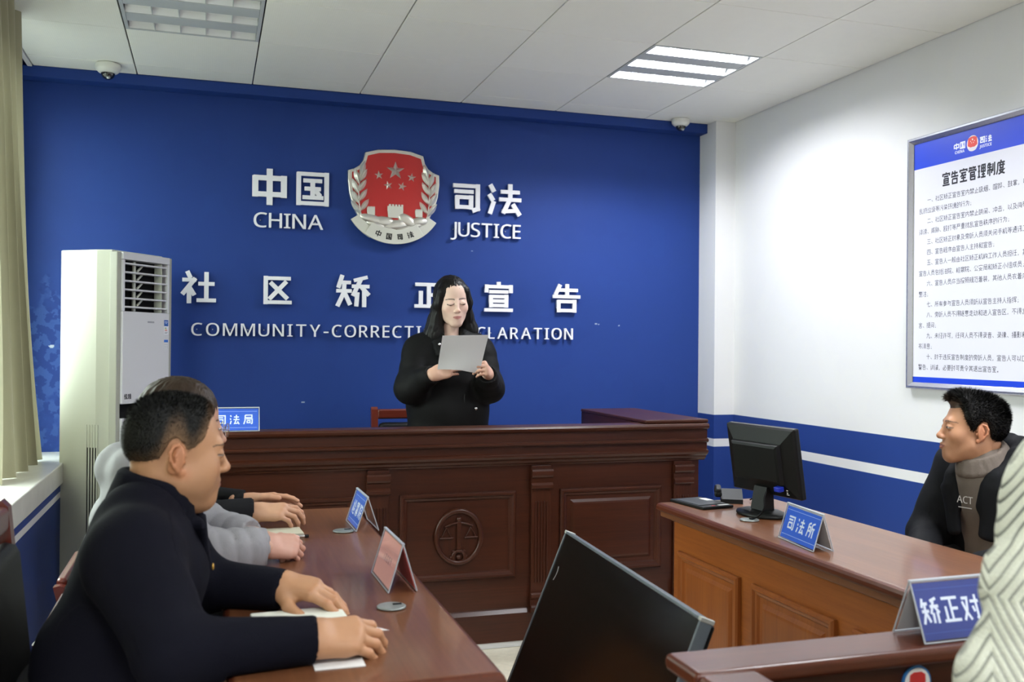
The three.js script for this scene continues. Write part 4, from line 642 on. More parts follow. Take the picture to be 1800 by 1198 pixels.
{
  const t = thing('folder', 'flat black folder with a small pale sticker at the far end of the right table', 'folder', [2.118, 0.7505, 2.47], 0.14);
  part('cover', bx(0.135, 0.010, 0.205, 0, 0.005, 0, 0.003), M.blackPlastic, t); part('strip', bx(0.118, 0.0016, 0.15, 0.002, 0.011, -0.01, 0.0006), std({ color: rgb(0.05, 0.055, 0.06), roughness: 0.35 }), t);
  part('sticker', bx(0.045, 0.0008, 0.012, 0.035, 0.0105, 0.085, 0), M.paperWhite, t); part('red_mark', bx(0.014, 0.0008, 0.008, -0.012, 0.0105, 0.088, 0), M.red, t); part('label', bx(0.03, 0.0006, 0.05, 0.045, 0.0123, -0.03, 0), M.paper, t);
}
{
  const t = thing('telephone', 'small black desk telephone behind the monitor stand', 'telephone', [2.262, 0.7505, 2.44], -0.5);
  part('body', prismX([[-0.05, 0], [0.05, 0], [0.05, 0.016], [-0.05, 0.042]], -0.04, 0.04), M.blackPlastic, t);
  part('handset', [bx(0.024, 0.022, 0.12, -0.05, 0.045, 0, 0.008), bx(0.028, 0.022, 0.03, -0.05, 0.034, -0.045, 0.008), bx(0.028, 0.022, 0.03, -0.05, 0.034, 0.045, 0.008)], M.blackPlastic, t);
  single('telephone_cable', 'thin black cable lying on the right table behind the monitor', 'cable', tube([[2.335, 0.756, 2.45], [2.345, 0.77, 2.47], [2.335, 0.80, 2.52], [2.30, 0.835, 2.60], [2.255, 0.85, 2.66]], 0.0026, 30), M.blackSoft);
}
// ---------------------------------------------------------------- tilted display in the middle of the floor
{
  const W = 0.965, Hh = 0.56, tilt = R3(22), ang = Math.atan2(1.442 - 1.383, 3.814 - 2.851);
  const t = thing('display', 'large black tilted display screen standing between the tables', 'display', [1.4125, 0.76, 3.3325], -Math.PI / 2 - ang + 0.0);
  // local: x along the width (far to near), +z the face, tilted up
  const head = new THREE.Group(); head.name = 'panel'; head.rotation.x = -tilt; t.add(head);
  const y0 = -Hh;
  part('glass', bx(W - 0.012, Hh - 0.012, 0.004, 0, -Hh / 2, -0.0021, 0.001), phys({ color: rgb(0.006, 0.0065, 0.006), roughness: 0.18, specularIntensity: 0.6 }), head);
  M.bezel = std({ color: rgb(0.16, 0.19, 0.21), roughness: 0.35, metalness: 0.4 });
  part('bezel', [bx(W, 0.008, 0.03, 0, -0.004, -0.012, 0.002), bx(W, 0.008, 0.03, 0, -Hh + 0.004, -0.012, 0.002), bx(0.008, Hh - 0.016, 0.03, -W / 2 + 0.004, -Hh / 2, -0.012, 0.002), bx(0.008, Hh - 0.016, 0.03, W / 2 - 0.004, -Hh / 2, -0.012, 0.002)], M.bezel, head);
  part('back_cover', bx(W - 0.02, Hh - 0.02, 0.03, 0, -Hh / 2, -0.028, 0.006), M.blackPlastic, head);
  part('corner_cap', [bx(0.014, 0.010, 0.034, -W / 2 + 0.005, -0.0035, -0.013, 0.002), bx(0.014, 0.010, 0.034, W / 2 - 0.005, -0.0035, -0.013, 0.002)], std({ color: rgb(0.45, 0.46, 0.42), roughness: 0.4, metalness: 0.4 }), head);
  part('scratch', tube([[-0.43, -0.105, 0.0004], [-0.425, -0.118, 0.0004], [-0.427, -0.135, 0.0004], [-0.433, -0.148, 0.0004]], 0.0008, 12, 5), M.paper, head, 'small pale scratch');
  part('pole', rod([0, -0.33, 0.08], [0, -0.735, -0.02], 0.028, 16), M.blackPlastic, t);
  part('foot', [bx(0.62, 0.03, 0.07, 0, -0.744, -0.02, 0.01), bx(0.07, 0.03, 0.46, -0.29, -0.744, -0.02, 0.01), bx(0.07, 0.03, 0.46, 0.29, -0.744, -0.02, 0.01)], M.blackPlastic, t);
}
// ---------------------------------------------------------------- standing air conditioner
{
  const t = thing('air_conditioner', 'tall cream floor-standing air conditioner in the corner', 'air conditioner', [-0.058, 0.0005, 0.435], R3(55));
  M.acCream = std({ color: rgb(0.60, 0.61, 0.52), roughness: 0.42 }); M.acGrey = std({ color: rgb(0.42, 0.42, 0.36), roughness: 0.45 }); M.acFront = std({ color: rgb(0.74, 0.73, 0.76), roughness: 0.3 });
  const Hh = 1.775, plan = [[-0.20, -0.155], [0.20, -0.155], [0.20, 0.05], [0.182, 0.118], [-0.182, 0.118], [-0.20, 0.05]];
  const sh = new THREE.Shape(plan.map(([a, b]) => new THREE.Vector2(a, -b)));
  const body = new THREE.ExtrudeGeometry(sh, { depth: Hh - 0.012, bevelEnabled: true, bevelSize: 0.005, bevelThickness: 0.005, bevelSegments: 2 }); body.rotateX(-Math.PI / 2); body.translate(0, 0.006, 0);
  part('cabinet', flat(body), M.acCream, t);
  for (const s of [-1, 1]) {   // corner pillars with slots near the floor
    const c = part('corner_strip', bc(s * 0.19 - 0.014, s * 0.19 + 0.014, 0.02, Hh - 0.012, 0.124, 0.168, 0.004, 1), M.acGrey, t);
  }
  part('front_top', bc(-0.175, 0.175, 1.728, Hh - 0.012, 0.124, 0.178, 0.003), M.acFront, t);
  part('front_panel', bc(-0.175, 0.175, 1.03, 1.478, 0.124, 0.178, 0.004), M.acFront, t);
  part('front_side', bc(-0.175, -0.158, 1.479, 1.727, 0.124, 0.176, 0.002), M.acFront, t); part('front_side', bc(0.162, 0.175, 1.479, 1.727, 0.124, 0.176, 0.002), M.acFront, t);
  part('gap', bc(-0.174, 0.174, 0.962, 1.029, 0.124, 0.150, 0.001), M.blackSoft, t, 'black recessed band');
  part('lower_panel', bc(-0.175, 0.175, 0.03, 0.961, 0.124, 0.178, 0.004), M.acFront, t);
  part('outlet', bc(-0.157, 0.161, 1.479, 1.727, 0.1235, 0.127, 0), M.blackSoft, t, 'dark air outlet');
  for (let k = 0; k < 6; k++) part('vane', bx(0.316, 0.009, 0.034, 0.002, 1.710 - k * 0.042, 0.156, 0.003).applyMatrix4(new THREE.Matrix4()), M.acFront, t);
  part('strut', bx(0.018, 0.246, 0.012, -0.05, 1.603, 0.138, 0.003), M.acCream, t);
  for (let k = 0; k < 5; k++) { const g = bx(0.010, 0.05, 0.008, 0, 0, 0, 0.002); g.rotateZ(-0.9); g.translate(-0.018, 1.692 - k * 0.042, 0.146); part('link', g, M.acCream, t); }
  part('baffle', bx(0.004, 0.246, 0.045, 0.12, 1.603, 0.148, 0.001).rotateY(0), M.acCream, t);
  // slots on the bevelled left corner
    for (let k = 0; k < 5; k++) part('slot_rib', bc(-0.2075, -0.2045, 0.25, 0.93, -0.005 + k * 0.016, 0.003 + k * 0.016, 0.001, 1), M.acCream, t);
  for (let k = 0; k < 4; k++) part('slot', bc(-0.2058, -0.2049, 0.3, 0.82, 0.004 + k * 0.016, 0.010 + k * 0.016, 0), M.blackSoft, t);
  part('energy_label', new THREE.BoxGeometry(0.034, 0.075, 0.0006).translate(0.148, 1.407, 0.1786), std({ map: canvasTex(64, 140, (c) => { c.fillStyle = '#f2f2f6'; c.fillRect(0, 0, 64, 140); c.fillStyle = '#2a62b8'; c.fillRect(2, 2, 60, 58); c.fillStyle = '#dfe8ff'; c.fillRect(10, 16, 44, 8); c.fillRect(18, 32, 28, 5); c.fillStyle = '#4a9a58'; c.fillRect(12, 74, 24, 7); c.fillStyle = '#e0b33c'; c.fillRect(12, 86, 30, 7); c.fillStyle = '#d4553c'; c.fillRect(12, 98, 36, 7); c.fillStyle = '#555'; c.fillRect(10, 118, 44, 3); c.fillRect(10, 126, 36, 3); }), roughness: 0.4 }), t, 'blue and white energy sticker');
  part('rating_label', new THREE.BoxGeometry(0.034, 0.052, 0.0006).translate(0.148, 1.318, 0.1786), std({ map: canvasTex(64, 96, (c) => { c.fillStyle = '#eeeeF2'; c.fillRect(0, 0, 64, 96); c.fillStyle = '#2f6fd0'; c.fillRect(2, 2, 60, 24); c.strokeStyle = '#777'; for (let k = 0; k < 4; k++) c.strokeRect(6, 34 + k * 15, 52, 12); }), roughness: 0.4 }), t);
  const logo = []; [...'悦雅'].forEach((c, i) => logo.push(glyphGeo(c, 0.024, 0.028, 0.003, 0.0006).translate(-0.148 + i * 0.027, 1.066, 0.1782)));
  part('logo', logo, std({ color: rgb(0.08, 0.08, 0.09), roughness: 0.4 }), t, 'small dark lettering');
  part('badge', bx(0.05, 0.008, 0.0006, 0.03, 1.43, 0.1786, 0), std({ color: rgb(0.42, 0.42, 0.45), roughness: 0.3, metalness: 0.5 }), t, 'small grey badge');
}
// ---------------------------------------------------------------- chairs: wooden frame, black padded seat and back; faces local +z
M.chairWood = phys({ map: woodTex([0.10, 0.014, 0.008], [0.17, 0.026, 0.012], 21), roughness: 0.3, clearcoat: 0.6, clearcoatRoughness: 0.2 });
function chair(label, pos, turn, hi = 0.97) {
  const up = (y) => 0.45 + (y - 0.45) * (hi - 0.45) / 0.52;
  const t = thing('wooden_chair', label, 'chair', pos, turn, 'wooden chairs with black padding');
  part('seat', bx(0.44, 0.07, 0.43, 0, 0.445, 0.01, 0.03), M.leather, t);
  part('seat_frame', [bx(0.46, 0.05, 0.025, 0, 0.385, 0.215, 0.004), bx(0.46, 0.05, 0.025, 0, 0.385, -0.195, 0.004), bx(0.025, 0.05, 0.385, -0.218, 0.385, 0.01, 0.004, 2), bx(0.025, 0.05, 0.385, 0.218, 0.385, 0.01, 0.004, 2)], M.chairWood, t);
  for (const s of [-1, 1]) {
    part('leg', bx(0.04, 0.4095, 0.04, s * 0.215, 0.205, 0.205, 0.006, 1), M.chairWood, t);
    part('back_post', prismX([[-0.215, 0.0005], [-0.175, 0.0005], [-0.178, 0.45], [-0.232, up(0.97)], [-0.246, up(0.985)], [-0.262, up(0.975)], [-0.222, 0.45]], s * 0.215 - 0.018, s * 0.215 + 0.018, 1), M.chairWood, t);
  }
  part('top_rail', bx(0.40, 0.055, 0.03, 0, up(0.945), -0.244, 0.012), M.chairWood, t);
  const b = bx(0.39, up(0.90) - 0.50, 0.055, 0, 0, 0, 0.025); b.rotateX(-0.105); b.translate(0, (up(0.90) + 0.50) / 2, -0.212); part('backrest', b, M.leather, t);
  return t;
}
chair('wooden chair behind the standing woman at the bench', [1.478, 0, 0.60], 0.03);
chair('chair of the man in the navy coat', [0.205, 0, 3.505], Math.PI / 2, 0.97);
chair('chair of the woman in the grey jacket', [0.26, 0, 2.92], Math.PI / 2, 0.62);
chair('chair of the person in black at the far end of the left table', [0.225, 0, 2.36], Math.PI / 2, 0.62);
chair('chair of the man behind the right table', [2.98, 0, 2.96], -Math.PI / 2);
chair('chair of the person in the knitted sweater inside the dock', [1.70, 0, 4.58], Math.PI);
// ---------------------------------------------------------------- papers and notebooks on the left table
{
  const page = std({ color: rgb(0.78, 0.80, 0.70), roughness: 0.8 });
  const nb = thing('notebook', 'open pale notebook under the hands of the man in navy', 'notebook', [0.575, 0.7505, 3.655], 0.06);
  part('pages', bx(0.19, 0.012, 0.26, 0, 0.006, 0, 0.003), page, nb); part('cover', bx(0.196, 0.0016, 0.266, 0, 0.0008 - 0.0004, 0, 0), std({ color: rgb(0.5, 0.5, 0.42), roughness: 0.6 }), nb);
  single('paper_sheet', 'white paper sheet at the table edge under the right hand of the man in navy', 'paper', bx(0.09, 0.0014, 0.05, 0.615, 0.7513, 3.868, 0), M.paperWhite);
  const pen = thing('pen', 'gold and white pen held by the man in navy', 'pen', [0.682, 0.789, 3.80], 0.12);
  part('barrel', rod([-0.07, 0.012, 0], [0.012, -0.002, 0], 0.0045, 12), std({ color: rgb(0.55, 0.33, 0.07), roughness: 0.25, metalness: 0.7 }), pen); part('tip', flat(new THREE.ConeGeometry(0.0045, 0.028, 12).rotateZ(-Math.PI / 2 - 0.17).translate(0.0255, -0.0043, 0)), M.paperWhite, pen, 'white pointed tip');
  const n3 = thing('notebook', 'small cream notebook under the hands at the far end of the left table', 'notebook', [0.585, 0.7505, 2.64], 0.05);
  part('pages', bx(0.15, 0.011, 0.105, 0, 0.0055, 0, 0.002), std({ color: rgb(0.5, 0.47, 0.36), roughness: 0.7 }), n3);
  const p3 = thing('pen', 'black and silver pen lying beside the small cream notebook', 'pen', [0.60, 0.7565, 2.715], 0.06);
  part('barrel', rod([-0.07, 0, 0], [0.0, 0, 0], 0.0055, 12), M.blackPlastic, p3); part('cap', rod([0, 0, 0], [0.062, 0, 0], 0.0045, 12), M.chrome, p3); part('end', rod([0.062, 0, 0], [0.074, 0, 0], 0.005, 12), M.blackPlastic, p3);
}
// ---------------------------------------------------------------- people: smooth distance fields meshed with surface nets
const smin = (a, b, k) => { if (k <= 0) return Math.min(a, b); const h = Math.max(k - Math.abs(a - b), 0) / k; return Math.min(a, b) - h * h * k * 0.25; };
class Body {
  constructor() { this.p = []; }
  put(f, lo, hi, k, cut) { this.p.push({ f, lo, hi, k, cut }); return this; }
  // tapered capsule; mod(h, angle-free point) may change the radius along it
  cap(a, b, ra, rb, k = 0.02, cut = false, mod = null) {
    const [ax, ay, az] = a, dx = b[0] - ax, dy = b[1] - ay, dz = b[2] - az, dd = dx * dx + dy * dy + dz * dz || 1e-9, r = Math.max(ra, rb) * (mod ? 1.25 : 1);
    return this.put((x, y, z) => { const px = x - ax, py = y - ay, pz = z - az; let h = (px * dx + py * dy + pz * dz) / dd; h = h < 0 ? 0 : h > 1 ? 1 : h; const qx = px - dx * h, qy = py - dy * h, qz = pz - dz * h; return Math.sqrt(qx * qx + qy * qy + qz * qz) - (ra + (rb - ra) * h) * (mod ? mod(h) : 1); }, [0, 1, 2].map((i) => Math.min(a[i], b[i]) - r), [0, 1, 2].map((i) => Math.max(a[i], b[i]) + r), k, cut);
  }
  trim(w, dir, R = 0.075) { const d = V(...dir).normalize(); return this.ell([w[0] + d.x * R, w[1] + d.y * R, w[2] + d.z * R], [R, R, R], 0.003, true); }
  chain(pts, rs, k = 0.02, mod = null) { for (let i = 0; i + 1 < pts.length; i++) this.cap(pts[i], pts[i + 1], rs[i], rs[i + 1], k, false, mod); return this; }
  ell(c, r, k = 0.02, cut = false, rot = null) {
    const q = rot ? new THREE.Matrix4().makeRotationFromEuler(new THREE.Euler(...rot)).invert().elements : null, m = Math.max(...r);
    return this.put((x, y, z) => { let px = x - c[0], py = y - c[1], pz = z - c[2]; if (q) { const a = q[0] * px + q[4] * py + q[8] * pz, b = q[1] * px + q[5] * py + q[9] * pz; pz = q[2] * px + q[6] * py + q[10] * pz; px = a; py = b; } const ux = px / r[0], uy = py / r[1], uz = pz / r[2], k0 = Math.sqrt(ux * ux + uy * uy + uz * uz), vx = ux / r[0], vy = uy / r[1], vz = uz / r[2], k1 = Math.sqrt(vx * vx + vy * vy + vz * vz); return k1 > 1e-9 ? k0 * (k0 - 1) / k1 : -Math.min(...r); }, c.map((v) => v - m), c.map((v) => v + m), k, cut);
  }
  // capsule with an elliptical section: half-sizes [across, deep] at both ends, side = direction of "across"
  slab(a, b, s0, s1, side, k = 0.03, cut = false, mod = null) {
    const A = V(...a), D = V(...b).sub(A), L = D.length(), u = D.clone().divideScalar(L), w = V(...side); w.addScaledVector(u, -w.dot(u)).normalize(); const n = u.clone().cross(w), m = Math.max(...s0, ...s1) * (mod ? 1.2 : 1);
    return this.put((x, y, z) => { const px = x - a[0], py = y - a[1], pz = z - a[2], t = px * u.x + py * u.y + pz * u.z; let h = t / L; h = h < 0 ? 0 : h > 1 ? 1 : h; const e = t - h * L, g = mod ? mod(h) : 1, rw = (s0[0] + (s1[0] - s0[0]) * h) * g, rn = (s0[1] + (s1[1] - s0[1]) * h) * g, W = (px * w.x + py * w.y + pz * w.z) / rw, N = (px * n.x + py * n.y + pz * n.z) / rn, E = e / Math.min(rw, rn); const q = Math.sqrt(W * W + N * N + E * E), g2 = Math.sqrt((W / rw) ** 2 + (N / rn) ** 2 + (E / Math.min(rw, rn)) ** 2); return g2 > 1e-6 ? q * (q - 1) / g2 : -Math.min(rw, rn); }, [0, 1, 2].map((i) => Math.min(a[i], b[i]) - m), [0, 1, 2].map((i) => Math.max(a[i], b[i]) + m), k, cut);
  }
  mesh(cell, { disp, color, keep } = {}) {
    const lo = [1e9, 1e9, 1e9], hi = [-1e9, -1e9, -1e9];
    for (const p of this.p) if (!p.cut) for (let i = 0; i < 3; i++) { lo[i] = Math.min(lo[i], p.lo[i]); hi[i] = Math.max(hi[i], p.hi[i]); }
    for (let i = 0; i < 3; i++) { lo[i] -= 4 * cell; hi[i] += 4 * cell; }
    const n = [0, 1, 2].map((i) => Math.ceil((hi[i] - lo[i]) / cell) + 1), [nx, ny, nz] = n, sx = 1, sy = nx, sz = nx * ny, val = new Float32Array(nx * ny * nz).fill(1);
    const kMost = Math.max(...this.p.map((p) => p.k)) * 1.3;
    for (const p of this.p) {
      const m = (p.cut ? p.k : kMost) + 3 * cell, a = [0, 1, 2].map((i) => Math.max(0, Math.floor((p.lo[i] - m - lo[i]) / cell))), b = [0, 1, 2].map((i) => Math.min(n[i] - 1, Math.ceil((p.hi[i] + m - lo[i]) / cell)));
      for (let k = a[2]; k <= b[2]; k++) for (let j = a[1]; j <= b[1]; j++) for (let i = a[0], q = i + j * sy + k * sz; i <= b[0]; i++, q++) {
        const v = val[q]; if (p.cut && v > m) continue;
        const d = p.f(lo[0] + i * cell, lo[1] + j * cell, lo[2] + k * cell);
        val[q] = p.cut ? -smin(-v, d, p.k) : smin(v, d, p.k);
      }
    }
    if (disp) for (let k = 0; k < nz; k++) for (let j = 0; j < ny; j++) for (let i = 0, q = j * sy + k * sz; i < nx; i++, q++) if (Math.abs(val[q]) < 0.05) val[q] += disp(lo[0] + i * cell, lo[1] + j * cell, lo[2] + k * cell);
    if (keep) for (let k = 0; k < nz; k++) for (let j = 0; j < ny; j++) for (let i = 0, q = j * sy + k * sz; i < nx; i++, q++) if (val[q] < 0.05) val[q] = Math.max(val[q], keep(lo[0] + i * cell, lo[1] + j * cell, lo[2] + k * cell));
    const id = new Int32Array(nx * ny * nz).fill(-1), pos = [], idx = [];
    const corner = [0, sx, sy, sx + sy, sz, sx + sz, sy + sz, sx + sy + sz], edges = [[0, 1], [2, 3], [4, 5], [6, 7], [0, 2], [1, 3], [4, 6], [5, 7], [0, 4], [1, 5], [2, 6], [3, 7]], off = corner.map((c, i) => [i & 1, (i >> 1) & 1, i >> 2]);
    for (let k = 0; k < nz - 1; k++) for (let j = 0; j < ny - 1; j++) for (let i = 0, q = j * sy + k * sz; i < nx - 1; i++, q++) {
      let mask = 0; for (let c = 0; c < 8; c++) if (val[q + corner[c]] < 0) mask |= 1 << c;
      if (mask === 0 || mask === 255) continue;
      let x = 0, y = 0, z = 0, m = 0;
      for (const [e0, e1] of edges) { const v0 = val[q + corner[e0]], v1 = val[q + corner[e1]]; if ((v0 < 0) === (v1 < 0)) continue; const t = v0 / (v0 - v1), A = off[e0], B = off[e1]; x += A[0] + t * (B[0] - A[0]); y += A[1] + t * (B[1] - A[1]); z += A[2] + t * (B[2] - A[2]); m++; }
      id[q] = pos.length / 3; pos.push(lo[0] + (i + x / m) * cell, lo[1] + (j + y / m) * cell, lo[2] + (k + z / m) * cell);
    }
    const quad = (a, b, c, d, flip) => { if (a < 0 || b < 0 || c < 0 || d < 0) return; if (flip) idx.push(a, c, b, a, d, c); else idx.push(a, b, c, a, c, d); };
    for (let k = 1; k < nz - 1; k++) for (let j = 1; j < ny - 1; j++) for (let i = 1, q = i + j * sy + k * sz; i < nx - 1; i++, q++) {
      const s = val[q] < 0;
      if (s !== val[q + sx] < 0) quad(id[q - sy - sz], id[q - sz], id[q], id[q - sy], !s);
      if (s !== val[q + sy] < 0) quad(id[q - sx - sz], id[q - sx], id[q], id[q - sz], !s);
      if (s !== val[q + sz] < 0) quad(id[q - sx - sy], id[q - sy], id[q], id[q - sx], !s);
    }
    const g = new THREE.BufferGeometry(); g.setAttribute('position', new THREE.Float32BufferAttribute(pos, 3)); g.setIndex(idx); g.computeVertexNormals();
    const uv = new Float32Array(pos.length / 3 * 2), nr = g.attributes.normal; for (let i = 0; i < uv.length / 2; i++) { uv[2 * i] = Math.abs(nr.getX(i)) > 0.75 ? pos[3 * i + 2] : pos[3 * i]; uv[2 * i + 1] = pos[3 * i + 1]; }
    g.setAttribute('uv', new THREE.BufferAttribute(uv, 2));
    if (color) { const c = new Float32Array(pos.length); for (let i = 0; i < pos.length; i += 3) { const q = color(pos[i], pos[i + 1], pos[i + 2], nr.array[i], nr.array[i + 1], nr.array[i + 2]); c[i] = q[0]; c[i + 1] = q[1]; c[i + 2] = q[2]; } g.setAttribute('color', new THREE.BufferAttribute(c, 3)); }
    return g;
  }
}
const blend = (list) => { for (const g of list) for (const k of Object.keys(g.attributes)) if (!['position', 'normal', 'uv', 'color'].includes(k)) g.deleteAttribute(k); return list.length > 1 ? mergeGeometries(list) : list[0]; };
const frameOf = (pos, fwd, up, s = 1) => { const z = V(...fwd).normalize(), u = V(...up), x = u.clone().cross(z).normalize(), y = z.clone().cross(x); return new THREE.Matrix4().makeBasis(x.multiplyScalar(s), y.multiplyScalar(s), z.multiplyScalar(s)).setPosition(...pos); };
const handFrame = (pos, fwd, dorsal, s = 1) => { const x = V(...fwd).normalize(), y = V(...dorsal); y.addScaledVector(x, -y.dot(x)).normalize(); const z = x.clone().cross(y); return new THREE.Matrix4().makeBasis(x.multiplyScalar(s), y.multiplyScalar(s), z.multiplyScalar(s)).setPosition(...pos); };
const inE = (x, y, z, c, r) => ((x - c[0]) / r[0]) ** 2 + ((y - c[1]) / r[1]) ** 2 + ((z - c[2]) / r[2]) ** 2;
const soft = (a, b, v) => { const t = Math.max(0, Math.min(1, (v - a) / (b - a))); return t * t * (3 - 2 * t); };

// ---- head in its own axes: z towards the face, y up, origin between the ears at eye height
function headGeo(o) {
  const B = new Body(), f = o.female ? 0.94 : 1, jw = (o.jaw ?? 1) * f, fe0 = o.female;
  B.ell([0, 0.035, -0.018], [0.0735, 0.085, 0.094], 0).ell([0, 0.046, 0.026], [0.060, 0.052, 0.051], 0.03).ell([0, -0.028, 0.028], [0.061 * jw, 0.082, 0.058], 0.035);
  for (const s of [-1, 1]) { B.cap([s * 0.048 * jw, -0.058, 0.004], [s * 0.012, -0.098, 0.060], 0.022, 0.019, 0.03); B.ell([s * 0.040, -0.026, 0.058], [0.022, 0.022, 0.02], 0.03); if (o.plump) B.ell([s * 0.044, -0.056, 0.034], [0.026, 0.034, 0.034], 0.03); }
  B.ell([0, -0.100, 0.066], [0.022, 0.016, 0.017], 0.02).ell([0, -0.062, 0.070], [0.030, 0.024, 0.022], 0.025);
  if (o.plump) B.ell([0, -0.108, 0.028], [0.045, 0.024, 0.04], 0.03);
  if (!fe0) B.cap([-0.034, 0.021, 0.0815], [0.034, 0.021, 0.0815], 0.009, 0.009, 0.022);
  const nl = o.nose ?? 1, fe = o.female;
  for (const s of [-1, 1]) B.ell([s * 0.031, 0.002, 0.100], [0.0165, 0.0105, 0.013], 0.014, true);
  B.cap([0, 0.012, 0.0855], [0, -0.029, 0.100 + 0.008 * nl], o.female ? 0.0060 : 0.0075, o.female ? 0.0078 : 0.0095, o.female ? 0.018 : 0.014).ell([0, -0.0335, 0.1015 + 0.0075 * nl], o.female ? [0.0098, 0.0085, 0.0095] : [0.0108, 0.0090, 0.0100], 0.010);
  for (const s of [-1, 1]) { B.ell([s * (fe ? 0.0108 : 0.0122), -0.0365, 0.0972], fe ? [0.0060, 0.0058, 0.0085] : [0.0070, 0.0066, 0.0092], 0.007); B.ell([s * 0.031, 0.0015, 0.0835], [0.0155, 0.0115, 0.0105], 0.006); }
  const lz = 0.091 + (o.lips ?? 0);
  for (const s of [-1, 1]) { B.cap([s * 0.022, -0.0645, lz - 0.012], [s * 0.003, -0.0605, lz], 0.0028, 0.0050, 0.005); B.cap([s * 0.019, -0.0665, lz - 0.010], [0, -0.0715, lz - 0.001], 0.0030, 0.0060, 0.005); }
  if (o.lips) B.cap([-0.012, -0.066, lz + 0.006], [0.012, -0.066, lz + 0.006], 0.0016, 0.0016, 0.003, true);
  for (const s of [-1, 1]) {
    const E = (z, y, d = 0) => [s * (0.0765 - (z + 0.002) * 0.42 + d), y - 0.004, z - 0.002 + y * -0.12];   // ear: plate, rim, inner fold, lobe
    B.ell(E(-0.011, -0.002, -0.003), [0.0058, 0.030, 0.0165], 0.004, false, [0.12, s * 0.40, 0]).ell(E(-0.004, -0.031, -0.001), [0.0048, 0.0085, 0.0075], 0.004);
    B.chain([E(0.006, 0.004), E(0.003, 0.020), E(-0.006, 0.028), E(-0.018, 0.025), E(-0.026, 0.012), E(-0.026, -0.004), E(-0.019, -0.018), E(-0.010, -0.028)], [0.0026, 0.0033, 0.0037, 0.0038, 0.0037, 0.0035, 0.0033, 0.0038], 0.003);
    B.chain([E(-0.007, 0.015, 0.001), E(-0.015, 0.004, 0.0015), E(-0.013, -0.012, 0.001), E(-0.006, -0.020, 0.001)], [0.0022, 0.0028, 0.0027, 0.0024], 0.003).ell(E(0.003, -0.008, 0.001), [0.004, 0.006, 0.004], 0.004);
  }
  B.cap([0, -0.055, -0.030], [0, -0.21, -0.055], (o.neck ?? 0.056) * f, (o.neck ?? 0.058) * f, 0.03);
  return B.mesh(0.0026, { color: (x, y, z, nx, ny, nz) => {
    const n = 1 + 0.05 * fbm(x * 40, y * 40, z * 40, 3); let c = o.skin.map((v) => v * n);
    const blush = Math.max(0, 1 - Math.min(inE(x, y, z, [0.042, -0.03, 0.07], [0.026, 0.022, 0.04]), inE(x, y, z, [-0.042, -0.03, 0.07], [0.026, 0.022, 0.04]))) * (o.blush ?? 0.25); c = mixc(c, [c[0] * 1.02, c[1] * 0.78, c[2] * 0.72], blush);
    { const k = soft(0.070, 0.078, Math.abs(x)) * soft(0.04, 0.02, y) * soft(-0.06, -0.04, y) * soft(0.03, 0.0, z); c = [c[0] * (1 + 0.03 * k), c[1] * (1 - 0.16 * k), c[2] * (1 - 0.22 * k)]; }
    { const k = Math.max(0, 1 - inE(x, y, z, [0, -0.035, 0.11], [0.018, 0.014, 0.022])); c = [c[0], c[1] * (1 - 0.14 * k), c[2] * (1 - 0.18 * k)]; }
    // lips, mouth line
    const mx = Math.abs(x) / 0.0225; if (z > 0.07 && mx < 1) { const top = -0.0575 - 0.0035 * mx * mx - 0.0028 * mx, bot = -0.0775 + 0.010 * mx * mx, e = Math.min(top - y, y - bot); if (e > 0) c = mixc(c, o.lip ?? [0.36, 0.13, 0.11], Math.min(1, e / 0.0022) * 0.85); if (Math.abs(y + 0.0655 + 0.0012 * Math.cos(x * 220)) < 0.0011) c = c.map((v) => v * 0.45); }
    for (const s of [-1, 1]) {
      const ex = (x * s - 0.031) / 0.0165;
      if (z > 0.06 && Math.abs(ex) < 1.05) {
        const lid = -0.0005 - (o.down ? 0.0045 : -0.0010) * (1 - ex * ex) - 0.0012 * ex;  // lash line
        if (!o.down && y < lid + 0.0025 && y > lid - 0.0042 * (1 - ex * ex)) c = Math.abs(ex - (o.gaze ?? 0)) < 0.42 ? [0.012, 0.008, 0.006] : [0.34, 0.28, 0.24];
        if (Math.abs(y - lid - (o.down ? 0 : 0.0028)) < (o.down ? 0.0019 : 0.0009)) c = o.down ? [0.02, 0.014, 0.012] : [0.06, 0.035, 0.025];
      }
      const bxx = (x * s - 0.0325) / 0.0215, bt = o.browT ?? 0.0028; if (z > 0.05 && Math.abs(bxx) < 1) { const by = 0.0205 + 0.0035 * (1 - bxx * bxx) - 0.0012 * bxx, th = bt * (1 - 0.5 * Math.max(0, bxx)); const e = 1 - Math.abs(y - by) / th; if (e > 0) c = mixc(c, o.brow ?? [0.03, 0.022, 0.018], Math.min(1, e * 2.2) * 0.9); }
    }
    if (o.stubble) c = o.stubble(x, y, z, c);
    return c;
  } });
}
